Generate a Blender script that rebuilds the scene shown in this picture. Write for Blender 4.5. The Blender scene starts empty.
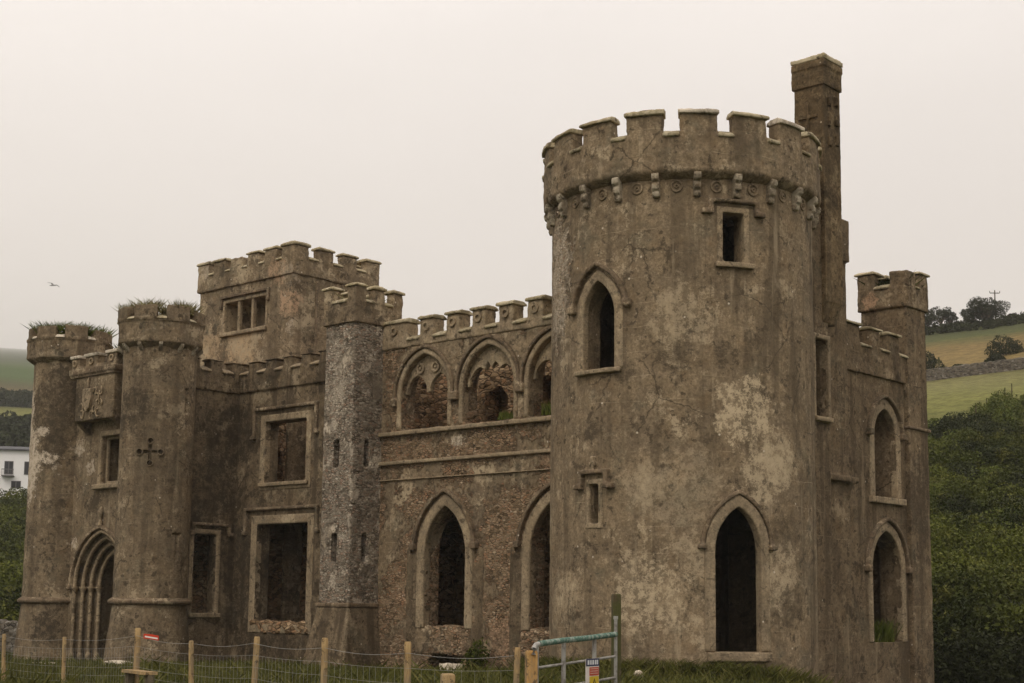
import bpy, bmesh, math, random
import numpy as np
from mathutils import Vector, Matrix, noise as mnoise
R_ = math.radians
random.seed(7); rng = np.random.default_rng(7)
scene = bpy.context.scene
COL = scene.collection

# ------------------------------------------------------------------ camera
HEAD, PITCH, ROLL = .7326, .1319, .0115
f0 = Vector((math.cos(HEAD), math.sin(HEAD), 0)); r0 = Vector((math.sin(HEAD), -math.cos(HEAD), 0)); u0 = Vector((0, 0, 1))
fw = math.cos(PITCH)*f0 + math.sin(PITCH)*u0; up = math.cos(PITCH)*u0 - math.sin(PITCH)*f0
rt = math.cos(ROLL)*r0 + math.sin(ROLL)*up; up = math.cos(ROLL)*up - math.sin(ROLL)*r0
cam = bpy.data.objects.new('camera', bpy.data.cameras.new('camera')); COL.objects.link(cam)
mw = Matrix((rt, up, -fw)).transposed().to_4x4(); mw.translation = (0, 0, 1.7)
cam.matrix_world = mw
cam.data.sensor_width = 36; cam.data.lens = 1476*36/1024
cam.data.shift_y = (411-341.5)/1024
cam.data.clip_end = 16000
scene.camera = cam

# ------------------------------------------------------------------ overcast sky and weak sun
SUN_AZ, SUN_EL = R_(196), R_(48)          # azimuth counted from +X
world = bpy.data.worlds.new('World'); scene.world = world; world.use_nodes = True
nt = world.node_tree; nt.nodes.clear()
sky = nt.nodes.new('ShaderNodeTexSky'); sky.sky_type = 'NISHITA'; sky.sun_disc = False
sky.sun_elevation = SUN_EL; sky.sun_rotation = math.pi/2 - SUN_AZ; sky.dust_density = 4
tc = nt.nodes.new('ShaderNodeTexCoord'); sp = nt.nodes.new('ShaderNodeSeparateXYZ'); nt.links.new(tc.outputs['Generated'], sp.inputs[0])
rp = nt.nodes.new('ShaderNodeValToRGB'); nt.links.new(sp.outputs['Z'], rp.inputs[0])
cr = rp.color_ramp; cr.elements[0].position = 0; cr.elements[0].color = (.60, .54, .49, 1)
cr.elements[1].position = 1; cr.elements[1].color = (.98, .90, .83, 1)
e = cr.elements.new(.16); e.color = (.70, .635, .595, 1)
e = cr.elements.new(.42); e.color = (.86, .80, .765, 1)
cn = nt.nodes.new('ShaderNodeTexNoise'); cn.inputs['Scale'].default_value = 1.3; cn.inputs['Detail'].default_value = 6
mp = nt.nodes.new('ShaderNodeMapping'); mp.inputs['Scale'].default_value = (1, 1, 2.5)
nt.links.new(tc.outputs['Generated'], mp.inputs[0]); nt.links.new(mp.outputs[0], cn.inputs['Vector'])
mr = nt.nodes.new('ShaderNodeMapRange'); mr.inputs['From Min'].default_value = .3; mr.inputs['From Max'].default_value = .7
mr.inputs['To Min'].default_value = 13.4; mr.inputs['To Max'].default_value = 16.4; nt.links.new(cn.outputs[0], mr.inputs[0])
vs = nt.nodes.new('ShaderNodeVectorMath'); vs.operation = 'SCALE'; nt.links.new(rp.outputs[0], vs.inputs[0]); nt.links.new(mr.outputs[0], vs.inputs['Scale'])
mx = nt.nodes.new('ShaderNodeMix'); mx.data_type = 'RGBA'; mx.inputs[0].default_value = .93
nt.links.new(sky.outputs[0], mx.inputs[6]); nt.links.new(vs.outputs[0], mx.inputs[7])
bg = nt.nodes.new('ShaderNodeBackground'); bg.inputs[1].default_value = .1
wo = nt.nodes.new('ShaderNodeOutputWorld'); nt.links.new(mx.outputs[2], bg.inputs[0]); nt.links.new(bg.outputs[0], wo.inputs[0])
sl = bpy.data.lights.new('sun', 'SUN'); sl.energy = 1.1; sl.angle = R_(22); sl.color = (1, .93, .82)
so = bpy.data.objects.new('sun', sl); COL.objects.link(so)
sd = Vector((math.cos(SUN_AZ)*math.cos(SUN_EL), math.sin(SUN_AZ)*math.cos(SUN_EL), math.sin(SUN_EL)))
so.rotation_euler = sd.to_track_quat('Z', 'Y').to_euler(); so.location = (0, 0, 40)
scene.view_settings.view_transform = 'Standard'; scene.view_settings.look = 'None'
scene.view_settings.exposure = 0; scene.view_settings.gamma = 1
scene.render.resolution_x = 1024; scene.render.resolution_y = 683
scene.render.engine = 'CYCLES'
scene.cycles.volume_bounces = 3; scene.cycles.max_bounces = 8

# ------------------------------------------------------------------ material graph helper
class G:
    def __init__(s, name):
        s.m = bpy.data.materials.new(name); s.m.use_nodes = True; s.nt = s.m.node_tree
        s.b = s.nt.nodes['Principled BSDF']; s.b.inputs['Roughness'].default_value = .95
        s.b.inputs['Specular IOR Level'].default_value = .15
        s.pos = s.nt.nodes.new('ShaderNodeNewGeometry').outputs['Position']
    def n(s, t, **k):
        nd = s.nt.nodes.new(t)
        for a, v in k.items(): setattr(nd, a, v)
        return nd
    def put(s, v, i):
        if hasattr(v, 'links'): s.nt.links.new(v, i)
        else:
            if i.type == 'RGBA' and len(v) == 3: v = (*v, 1)
            i.default_value = v
    def local(s):
        s.pos = s.n('ShaderNodeTexCoord').outputs['Object']
    def map(s, sc, off=(0, 0, 0), v=None):
        a = s.n('ShaderNodeMapping'); s.put(v or s.pos, a.inputs[0]); a.inputs['Scale'].default_value = sc; a.inputs['Location'].default_value = off
        return a.outputs[0]
    def noise(s, scale, detail=6, rough=.6, v=None, off=0, dist=0, col=False):
        a = s.n('ShaderNodeTexNoise'); a.inputs['Scale'].default_value = scale; a.inputs['Detail'].default_value = detail
        a.inputs['Roughness'].default_value = rough; a.inputs['Distortion'].default_value = dist
        if off: v = s.map((1, 1, 1), (off, off*1.7, -off), v)
        s.put(v or s.pos, a.inputs['Vector']); return a.outputs[1 if col else 0]
    def rng(s, v, a, b, c=0., d=1.):
        m = s.n('ShaderNodeMapRange'); m.interpolation_type = 'SMOOTHSTEP'
        for i, x in enumerate((v, a, b, c, d)): s.put(x, m.inputs[i])
        return m.outputs[0]
    def math(s, op, a, b=0.):
        m = s.n('ShaderNodeMath', operation=op); s.put(a, m.inputs[0]); s.put(b, m.inputs[1]); return m.outputs[0]
    def mix(s, f, a, b, mode='MIX'):
        m = s.n('ShaderNodeMix', data_type='RGBA', blend_type=mode); s.put(f, m.inputs[0]); s.put(a, m.inputs[6]); s.put(b, m.inputs[7]); return m.outputs[2]
    def ramp(s, v, stops):
        r = s.n('ShaderNodeValToRGB'); s.put(v, r.inputs[0]); c = r.color_ramp
        while len(c.elements) < len(stops): c.elements.new(.5)
        for e_, (p, k) in zip(c.elements, stops): e_.position = p; e_.color = (*k, 1)
        return r.outputs[0]
    def sphere(s, c, r, amp=.8, sc=1.6, sq=(1, 1, 1)):
        d = s.n('ShaderNodeVectorMath', operation='SUBTRACT'); s.put(s.pos, d.inputs[0]); d.inputs[1].default_value = c
        q = s.n('ShaderNodeVectorMath', operation='MULTIPLY'); s.put(d.outputs[0], q.inputs[0]); q.inputs[1].default_value = sq
        l = s.n('ShaderNodeVectorMath', operation='LENGTH'); s.put(q.outputs[0], l.inputs[0])
        nz = s.math('MULTIPLY', s.math('SUBTRACT', s.noise(sc/max(r, .4)*1.1, 10, .78, off=c[1]+r), .5), amp*r*4.2)
        return s.rng(s.math('ADD', l.outputs['Value'], nz), r, r*.72)
    def bump(s, h, strength=.5, dist=.03, prev=None):
        b = s.n('ShaderNodeBump'); b.inputs['Strength'].default_value = strength; b.inputs['Distance'].default_value = dist
        s.put(h, b.inputs['Height'])
        if prev: s.put(prev, b.inputs['Normal'])
        return b.outputs[0]
    def done(s, c, nrm=None):
        s.put(c, s.b.inputs['Base Color'])
        if nrm: s.put(nrm, s.b.inputs['Normal'])
        return s.m

def stone(name, a=(.165, .128, .086), b=(.30, .242, .168), pale=(.52, .44, .32), dark=(.062, .050, .036),
          pale_t=.575, dark_t=.585, rubble=0., rub_sc=3.0, patches=(), seed=0., streak=.55, grain=1., tint=None,
          rcols=((.10, .075, .05), (.20, .15, .10), (.30, .24, .17), (.26, .17, .11), (.42, .35, .26)), mortar=(.25, .205, .15), white=.0, disp=.5):
    g = G(name)
    n1 = g.noise(.7, 10, .70, off=3.1+seed)
    c = g.mix(g.rng(n1, .30, .70, .12, .88), a, b)
    n2 = g.noise(2.3, 9, .68, off=11+seed)
    c = g.mix(g.rng(n2, .35, .7, 0, .4), c, g.mix(.3, b, pale))
    c = g.mix(g.rng(g.noise(7.5, 6, .7, off=5+seed), .42, .62, 0, .5), c, g.mix(.4, a, dark))
    c = g.mix(1., c, g.mix(g.rng(g.noise(16, 5, .75, off=13+seed), .36, .64), (.78, .775, .77), (1.18, 1.18, 1.18)), 'MULTIPLY')
    c = g.mix(1., c, g.mix(g.rng(g.noise(1.1, 8, .7, off=17+seed), .38, .62), (.84, .84, .86), (1.10, 1.09, 1.07)), 'MULTIPLY')
    # flaked pale render
    pm = g.rng(g.math('ADD', g.math('MULTIPLY', g.noise(.9, 5, .6, off=23+seed), .52), g.math('MULTIPLY', g.noise(5.5, 12, .85, off=29+seed), .48)), pale_t-.03, pale_t)
    c = g.mix(g.math('MULTIPLY', pm, .66), c, pale)
    # dark algae blotches
    dm = g.rng(g.math('ADD', g.math('MULTIPLY', g.noise(1.3, 6, .6, off=41+seed), .6), g.math('MULTIPLY', g.noise(7, 9, .75, off=47+seed), .4)), dark_t-.05, dark_t+.02)
    c = g.mix(g.math('MULTIPLY', dm, .8), c, dark)
    # small dark pits, rusty and greenish bloom, hairline cracks
    c = g.mix(g.rng(g.noise(4.5, 4, .55, off=91+seed), .615, .66, 0, .75), c, dark)
    c = g.mix(g.rng(g.noise(1.6, 7, .7, off=95+seed), .53, .68, 0, .3), c, (.24, .165, .095))
    c = g.mix(g.rng(g.noise(1.0, 8, .7, off=99+seed), .52, .66, 0, .38), c, (.125, .125, .095))
    c = g.mix(g.rng(g.noise(2.8, 11, .82, off=105+seed), .56, .59, 0, .34), c, pale)
    c = g.mix(g.rng(g.noise(3.4, 11, .82, off=109+seed), .565, .60, 0, .42), c, dark)
    cw = g.n('ShaderNodeVectorMath', operation='ADD'); cs = g.n('ShaderNodeVectorMath', operation='SCALE'); cs.inputs['Scale'].default_value = .5
    g.put(g.noise(1.2, 8, .7, col=True), cs.inputs[0]); g.put(g.pos, cw.inputs[0]); g.put(cs.outputs[0], cw.inputs[1])
    cv = g.n('ShaderNodeTexVoronoi', feature='DISTANCE_TO_EDGE'); cv.inputs['Scale'].default_value = .5; g.put(cw.outputs[0], cv.inputs['Vector'])
    c = g.mix(g.math('MULTIPLY', g.rng(cv.outputs['Distance'], .012, .004), g.rng(g.noise(.6, 4, off=8+seed), .5, .58, 0, .75)), c, dark)
    # lift lines left by the render coats
    sz = g.n('ShaderNodeSeparateXYZ'); g.put(g.pos, sz.inputs[0])
    zz = g.math('ADD', g.math('MULTIPLY', sz.outputs[2], 1.55), g.math('MULTIPLY', g.noise(.8, 3, .5), .35))
    lm = g.rng(g.math('FRACT', zz), .035, .0)
    c = g.mix(g.math('MULTIPLY', lm, g.rng(g.noise(.9, 6, .7, off=77+seed), .48, .6, 0, .55)), c, pale)
    # run-off streaks
    sv = g.map((1.3, 1.3, .10))
    sm = g.rng(g.noise(1.5, 7, .6, v=sv, off=2+seed), .50, .63)
    c = g.mix(g.math('MULTIPLY', sm, streak), c, g.mix(.35, dark, a))
    sm2 = g.rng(g.noise(2.1, 6, .6, v=sv, off=9+seed), .60, .72)
    c = g.mix(g.math('MULTIPLY', sm2, streak*.6), c, pale)
    # stones
    wv = g.n('ShaderNodeVectorMath', operation='ADD'); sc3 = g.n('ShaderNodeVectorMath', operation='SCALE'); sc3.inputs['Scale'].default_value = .16
    g.put(g.noise(1.7, 3, .5, col=True), sc3.inputs[0]); g.put(g.pos, wv.inputs[0]); g.put(sc3.outputs[0], wv.inputs[1])
    rv = g.map((1, 1, 2.1), v=wv.outputs[0])
    v1 = g.n('ShaderNodeTexVoronoi'); v1.inputs['Scale'].default_value = rub_sc; g.put(rv, v1.inputs['Vector'])
    v2 = g.n('ShaderNodeTexVoronoi', feature='DISTANCE_TO_EDGE'); v2.inputs['Scale'].default_value = rub_sc; g.put(rv, v2.inputs['Vector'])
    spx = g.n('ShaderNodeSeparateColor'); g.put(v1.outputs['Color'], spx.inputs[0])
    rc = g.ramp(spx.outputs[0], [(i/(len(rcols)-1), k) for i, k in enumerate(rcols)])
    rc = g.mix(.45, rc, g.mix(g.noise(9, 6, .7, off=3), (0.35, .35, .35), (1.6, 1.6, 1.6)), 'MULTIPLY')
    edge = g.rng(v2.outputs['Distance'], .02, .085)
    rc = g.mix(edge, g.mix(g.rng(g.noise(3, 5), .45, .6), mortar, dark), rc)
    if rubble >= 1: rm = 1.
    else:
        rm = g.rng(g.math('ADD', g.math('MULTIPLY', g.noise(.7, 5, .55, off=61+seed), .75), g.math('MULTIPLY', g.noise(5, 7, .7, off=67+seed), .25)), .80-.62*rubble-.03, .80-.62*rubble+.01) if rubble > 0 else 0.
    late = []
    for (pc, pr, kind, amt) in patches:
        sq = (1, 1, 1)
        if len(pc) == 4: sq = (1, 1, pc[3]); pc = pc[:3]
        msk = g.sphere(pc, pr, sq=sq)
        if kind == 'rubble': rm = g.math('MAXIMUM', rm, msk)
        elif kind == 'plain': rm = g.math('MULTIPLY', rm, g.math('SUBTRACT', 1., msk))
        elif kind in ('white', 'pink'): late.append((msk, kind, amt, pr))
        else:
            br = g.rng(g.noise(4.0, 12, .86, off=pr+seed), .47, .525)
            col = {'pale': pale, 'dark': dark, 'white': (.72, .66, .56), 'pink': (.55, .38, .27), 'warm': (.50, .38, .25)}[kind]
            c = g.mix(g.math('MULTIPLY', g.math('MULTIPLY', msk, g.rng(br, 0, 1, .15 if kind != 'dark' else .4, 1)), amt), c, col)
    if not isinstance(rm, float) or rm > 0: c = g.mix(rm, c, rc)
    for msk, kind, amt, pr in late:
        br = g.rng(g.noise(4.0, 12, .86, off=pr+seed), .47, .525)
        c = g.mix(g.math('MULTIPLY', g.math('MULTIPLY', msk, g.rng(br, 0, 1, .15, 1)), amt), c, {'white': (.62, .55, .46), 'pink': (.50, .35, .24)}[kind])
    if white:
        wm = g.rng(g.noise(1.1, 9, .72, off=81+seed), .66-white, .69-white)
        c = g.mix(g.math('MULTIPLY', wm, .85), c, (.60, .54, .46))
    # specks
    vsn = g.n('ShaderNodeTexVoronoi'); vsn.inputs['Scale'].default_value = 1.6; g.put(g.map((1, 1, 1), (seed, 0, 0)), vsn.inputs['Vector'])
    c = g.mix(g.rng(vsn.outputs['Distance'], .055, .03, 0, .8), c, (.70, .65, .57))
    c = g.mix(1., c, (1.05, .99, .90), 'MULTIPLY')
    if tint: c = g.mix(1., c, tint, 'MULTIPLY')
    h = g.math('ADD', g.math('MULTIPLY', g.noise(14, 8, .75), .6*grain), g.math('MULTIPLY', n2, 1.2))
    nr = g.bump(h, .55, .035)
    if not isinstance(rm, float) or rm > 0:
        hh = g.math('ADD', g.rng(v2.outputs['Distance'], 0, .16), g.math('MULTIPLY', spx.outputs[1], .7))
        nr = g.bump(g.math('MULTIPLY', hh, rm), .9, .06, nr)
    return g.done(c, nr)

def Tp(th, z, r=3.62):      # a spot on the big tower, for stains
    h = math.atan2(23.85, 33.6); t = R_(th)
    return (33.6+r*(-math.cos(t)*math.cos(h)+math.sin(t)*math.sin(h)), 23.85+r*(-math.cos(t)*math.sin(h)-math.sin(t)*math.cos(h)), z)

M = {}
M['tower'] = stone('tower_render', seed=1, pale_t=.592, dark_t=.60, streak=.62, rub_sc=7, mortar=(.48, .42, .33), rcols=((.16, .12, .08), (.28, .22, .15), (.42, .35, .26), (.30, .20, .13), (.58, .51, .41)), patches=[
    (Tp(26, 6.8), .9, 'pale', 1.), (Tp(36, 5.2), .9, 'pale', .8), (Tp(-14, 2.0), 1.05, 'pale', .8), (Tp(-16, 4.8), .6, 'pale', .4), (Tp(44, 5.6), .7, 'pale', .7), (Tp(14, 1.2), .8, 'pale', .6), (Tp(8, 3.0), .8, 'pale', .5), (Tp(42, 2.6), 1.0, 'pale', .7),
    (Tp(-4, 8.2), .5, 'dark', .5), (Tp(18, 8.2), .35, 'dark', .7), (Tp(30, 8.6), .3, 'dark', .6), (Tp(45, 3.6), .6, 'dark', .6), (Tp(50, 1.8), .6, 'dark', .6), (Tp(-24, 7.8), .35, 'dark', .6), (Tp(0, 9.2), .9, 'pale', .5),
    (Tp(-30, 9.4), .6, 'dark', .4), (Tp(0, 4.8), 1.2, 'pale', .35),
    ((*Tp(-70, 10.8), .42), .95, 'rubble', 1), ((*Tp(-66, 10.4), .42), .8, 'white', .7), (Tp(-60, 2), .8, 'pale', .4)])
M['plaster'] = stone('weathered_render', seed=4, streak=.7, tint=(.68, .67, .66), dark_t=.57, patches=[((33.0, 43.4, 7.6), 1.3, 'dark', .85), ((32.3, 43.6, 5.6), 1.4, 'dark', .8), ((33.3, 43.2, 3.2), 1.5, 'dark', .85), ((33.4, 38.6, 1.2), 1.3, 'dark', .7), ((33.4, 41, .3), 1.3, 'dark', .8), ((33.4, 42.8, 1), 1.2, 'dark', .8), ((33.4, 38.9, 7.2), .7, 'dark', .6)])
M['gate_render'] = stone('gate_tower_render', seed=7, streak=.5, tint=(.86, .86, .86), patches=[
    ((29.1, 43.95, 8.5), .85, 'dark', .9), ((29.2, 44.6, 7.9), .5, 'dark', .8), ((29.3, 49.3, 8.9), 1.5, 'dark', .8), ((29.3, 49.4, 7.4), .8, 'dark', .8), ((29.1, 49.0, .9), .8, 'dark', .95),
    ((29.1, 43.9, .7), .6, 'dark', .5), ((29.2, 50.9, 8.7, .5), .6, 'white', 1.), ((29.1, 50.4, 6.4, .5), .55, 'white', 1.), ((29.1, 49.6, 7.0, 2.5), .6, 'white', 1.), ((29.1, 50.3, 7.0, .4), .45, 'white', 1.), ((29.1, 50.7, 7.9, .5), .4, 'white', .9), ((29.1, 50.0, 8.0, 2.5), .5, 'white', .9), ((29.3, 49.1, 6.6), .3, 'white', .6),
    ((29.9, 48.7, 7.4), .35, 'white', .8), ((29.9, 48.75, 3.9), .25, 'white', .9), ((30, 47.9, 6.6), .3, 'white', .7)])
M['keep_render'] = stone('keep_render', seed=12, streak=.45, pale_t=.55, patches=[((35.5, 43.6, 13.2), .6, 'pink', .75), ((35.5, 43.5, 12.2), .3, 'white', .5), ((35.5, 46.5, 11.9), 1.1, 'warm', .8), ((35.5, 48.4, 11.9), .8, 'warm', .6),
    ((35.5, 44.3, 14.5), .6, 'pink', .6), ((35.5, 48.9, 15.1), .35, 'white', .5), ((35.5, 43.6, 14.3), .5, 'white', .3), ((35.5, 47.5, 14.6), .6, 'dark', .4)])
M['turret'] = stone('roughcast_turret', a=(.24, .21, .17), b=(.38, .34, .28), pale=(.55, .50, .43), dark=(.10, .08, .06), seed=17, rubble=.55, rub_sc=8, white=.10, streak=.25, mortar=(.36, .32, .27),
    rcols=((.12, .10, .08), (.24, .21, .17), (.34, .31, .26), (.28, .20, .15), (.52, .48, .42)), patches=[((32.1, 36.9, 8.6), .7, 'white', .7), ((32.1, 36.3, 9.6), .5, 'white', .6), ((32.1, 36.7, 10.2), .4, 'white', .5), ((33.1, 35.8, 5), 1.6, 'dark', .7), ((33.2, 35.8, 8), 1.5, 'dark', .6), ((33.0, 35.8, 2.3), 1.2, 'dark', .7)])
M['centre'] = stone('hall_wall_render', seed=21, rubble=.50, rub_sc=7, streak=.3, mortar=(.34, .27, .19), rcols=((.11, .08, .05), (.23, .165, .105), (.33, .25, .17), (.30, .18, .11), (.46, .37, .27)), pale_t=.57, patches=[
    ((33.4, 30.8, 9.2, .6), 1.6, 'plain', 1), ((33.4, 33.8, 9.6, .6), 1.6, 'plain', 1), ((33.4, 28.3, 9.6, .6), 1.6, 'plain', 1),
    ((33.4, 32.3, 6.9, 1.6), .35, 'white', .9), ((33.4, 28.6, 6.1, 2.5), .6, 'pink', .6), ((33.4, 30.4, 1.35), .75, 'rubble', 1), ((33.4, 30.4, .8), .55, 'pink', .7), ((33.4, 34.9, 1.6), .6, 'rubble', 1), ((33.4, 34.9, 2.1), .35, 'pink', .5), ((33.4, 30.4, 3.4), 1.2, 'rubble', 1), ((33.4, 34.5, 6.6, 1.5), .9, 'rubble', 1), ((33.4, 30.9, 6.9, 1.5), 1.2, 'rubble', 1)])
M['rubble'] = stone('rubble_masonry', seed=31, rubble=1., rub_sc=4.0, tint=(1.15, 1.05, .95))
M['rubble_red'] = stone('reddish_rubble_masonry', seed=33, rubble=1., rub_sc=4.0, rcols=((.12, .07, .05), (.26, .16, .11), (.34, .24, .18), (.22, .12, .085), (.40, .32, .25)))
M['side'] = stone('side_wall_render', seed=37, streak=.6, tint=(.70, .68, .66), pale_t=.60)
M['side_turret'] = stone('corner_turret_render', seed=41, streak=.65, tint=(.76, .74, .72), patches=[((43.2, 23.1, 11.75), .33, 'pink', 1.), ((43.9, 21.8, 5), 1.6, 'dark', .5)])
M['chimney'] = stone('chimney_render', seed=45, streak=.5, tint=(.70, .66, .58), patches=[((36.7, 21.5, 15.5), 2.2, 'dark', .55)])
M['field_stone'] = stone('field_wall_stone', seed=71, rubble=1., rub_sc=3.2, tint=(.55, .56, .56), rcols=((.10, .09, .08), (.22, .20, .18), (.32, .30, .27), (.20, .17, .14), (.45, .43, .40)))
M['trim'] = stone('dressed_stone', a=(.24, .195, .135), b=(.40, .33, .235), seed=51, streak=.35, pale_t=.60, dark_t=.62)
M['trim_dark'] = stone('dressed_stone_dark', a=(.13, .10, .07), b=(.22, .17, .12), seed=53, streak=.3)
M['cap'] = stone('lichened_coping', a=(.25, .22, .14), b=(.46, .41, .28), pale=(.60, .55, .42), seed=55, streak=.2, pale_t=.53, dark_t=.62)
M['cap_white'] = stone('bleached_coping', a=(.34, .31, .26), b=(.55, .50, .43), pale=(.72, .67, .58), seed=57, streak=.1, pale_t=.50)
M['corbel'] = stone('corbel_stone', a=(.18, .15, .11), b=(.30, .26, .20), pale=(.50, .46, .38), seed=59, streak=.2, pale_t=.54)

# ------------------------------------------------------------------ mesh helpers
def fX(c):  return lambda u, z, d=0.: Vector((c+d, u, z))
def fY(c):  return lambda u, z, d=0.: Vector((u, c+d, z))
def cdir(C, th):
    h = math.atan2(C[1], C[0]); t = R_(th)
    return Vector((-math.cos(t)*math.cos(h)+math.sin(t)*math.sin(h), -math.cos(t)*math.sin(h)-math.sin(t)*math.cos(h), 0))
def fC(C, R, th0):
    def T(u, z, d=0.):
        v = cdir(C, th0+math.degrees(u/R)); return Vector((C[0]+(R-d)*v.x, C[1]+(R-d)*v.y, z))
    return T
def fT(C, R, th0):           # flat frame tangent to a round tower
    n_ = cdir(C, th0); t_ = cdir(C, th0+90)
    return lambda u, z, d=0.: Vector((C[0]+(R-d)*n_.x+u*t_.x, C[1]+(R-d)*n_.y+u*t_.y, z))

def box(bm, x0, x1, y0, y1, z0, z1):
    vs_ = [bm.verts.new((x, y, z)) for x in (x0, x1) for y in (y0, y1) for z in (z0, z1)]
    for f in ((0, 1, 3, 2), (4, 6, 7, 5), (0, 4, 5, 1), (2, 3, 7, 6), (0, 2, 6, 4), (1, 5, 7, 3)): bm.faces.new([vs_[i] for i in f])
def tbox(bm, T, a0, a1, z0, z1, d0, d1, n=1):
    for i in range(n):
        u_0 = a0+(a1-a0)*i/n; u_1 = a0+(a1-a0)*(i+1)/n
    prism(bm, T, [(a0+(a1-a0)*i/n, z0) for i in range(n+1)]+[(a1-(a1-a0)*i/n, z1) for i in range(n+1)], d0, d1, quads=n)
def prism(bm, T, pts, d0, d1, quads=0):
    A = [bm.verts.new(T(u, z, d0)) for u, z in pts]; B = [bm.verts.new(T(u, z, d1)) for u, z in pts]; n = len(pts)
    if quads:
        for i in range(quads):
            j = n-1-i
            bm.faces.new((A[i], A[i+1], A[j-1], A[j])); bm.faces.new((B[j], B[j-1], B[i+1], B[i]))
    else:
        bm.faces.new(A); bm.faces.new(B[::-1])
    for i in range(n): bm.faces.new((A[i], B[i], B[(i+1) % n], A[(i+1) % n]))
def strip(bm, T, inn, out, d0, d1, closed=False):
    a = [bm.verts.new(T(u, z, d0)) for u, z in inn]; b = [bm.verts.new(T(u, z, d0)) for u, z in out]
    c = [bm.verts.new(T(u, z, d1)) for u, z in inn]; d = [bm.verts.new(T(u, z, d1)) for u, z in out]; n = len(inn)
    for i in range(n if closed else n-1):
        j = (i+1) % n
        bm.faces.new((a[i], a[j], b[j], b[i])); bm.faces.new((c[i], d[i], d[j], c[j]))
        bm.faces.new((a[i], c[i], c[j], a[j])); bm.faces.new((b[i], b[j], d[j], d[i]))
    if not closed:
        bm.faces.new((a[0], b[0], d[0], c[0])); bm.faces.new((a[-1], c[-1], d[-1], b[-1]))
def lathe(bm, C, prof, a0=0, a1=360, n=96, frame=None):
    full = abs(a1-a0) >= 359.9; k = n if full else n+1
    rings = []
    for i in range(k):
        v = cdir(C, a0+(a1-a0)*i/n)
        rings.append([bm.verts.new((C[0]+r*v.x, C[1]+r*v.y, z)) for r, z in prof])
    m = len(prof)
    for i in range(n):
        A = rings[i]; B = rings[(i+1) % k]
        for j in range(m): bm.faces.new((A[j], A[(j+1) % m], B[(j+1) % m], B[j]))
    if not full: bm.faces.new(rings[0]); bm.faces.new(rings[-1][::-1])
def tube(bm, pts, r, n=8, cap=True):
    pts = [Vector(p) for p in pts]; rings = []
    rr = r if isinstance(r, (list, tuple)) else [r]*len(pts)
    for i, p in enumerate(pts):
        t = (pts[min(i+1, len(pts)-1)]-pts[max(i-1, 0)]).normalized()
        a = t.cross(Vector((0, 0, 1)) if abs(t.z) < .9 else Vector((1, 0, 0))).normalized(); b = t.cross(a)
        rings.append([bm.verts.new(p+rr[i]*(math.cos(q*math.tau/n)*a+math.sin(q*math.tau/n)*b)) for q in range(n)])
    for A, B in zip(rings, rings[1:]):
        for q in range(n): bm.faces.new((A[q], A[(q+1) % n], B[(q+1) % n], B[q]))
    if cap: bm.faces.new(rings[0][::-1]); bm.faces.new(rings[-1])
def arch(w, zb, zs, za, off=0., n=14, jamb=True, c=0.):
    H = za-zs; rho = (w*w+H*H)/(2*w); fm = math.acos(max(-1, min(1, (rho-w)/(rho+off)))); L = []
    if jamb: L.append((-w-off, zb))
    for i in range(n+1):
        f = fm*i/n; L.append(((rho-w)-(rho+off)*math.cos(f), zs+(rho+off)*math.sin(f)))
    Rr = [(-u, z) for u, z in L[:-1]][::-1]
    return [(u+c, z) for u, z in L+Rr]
TEX = {}
def tex(size, depth=4):
    if (size, depth) not in TEX:
        t = bpy.data.textures.new('clouds', 'CLOUDS'); t.noise_scale = size; t.noise_depth = depth; TEX[(size, depth)] = t
    return TEX[(size, depth)]
def link_parent(o, parent):
    if parent is not None:
        bpy.context.view_layer.update()
        o.parent = parent; o.matrix_parent_inverse = parent.matrix_world.inverted()
def bmobj(bm, name):
    bmesh.ops.recalc_face_normals(bm, faces=bm.faces)
    me = bpy.data.meshes.new(name); bm.to_mesh(me); bm.free(); o = bpy.data.objects.new(name, me); COL.objects.link(o); return o
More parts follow.
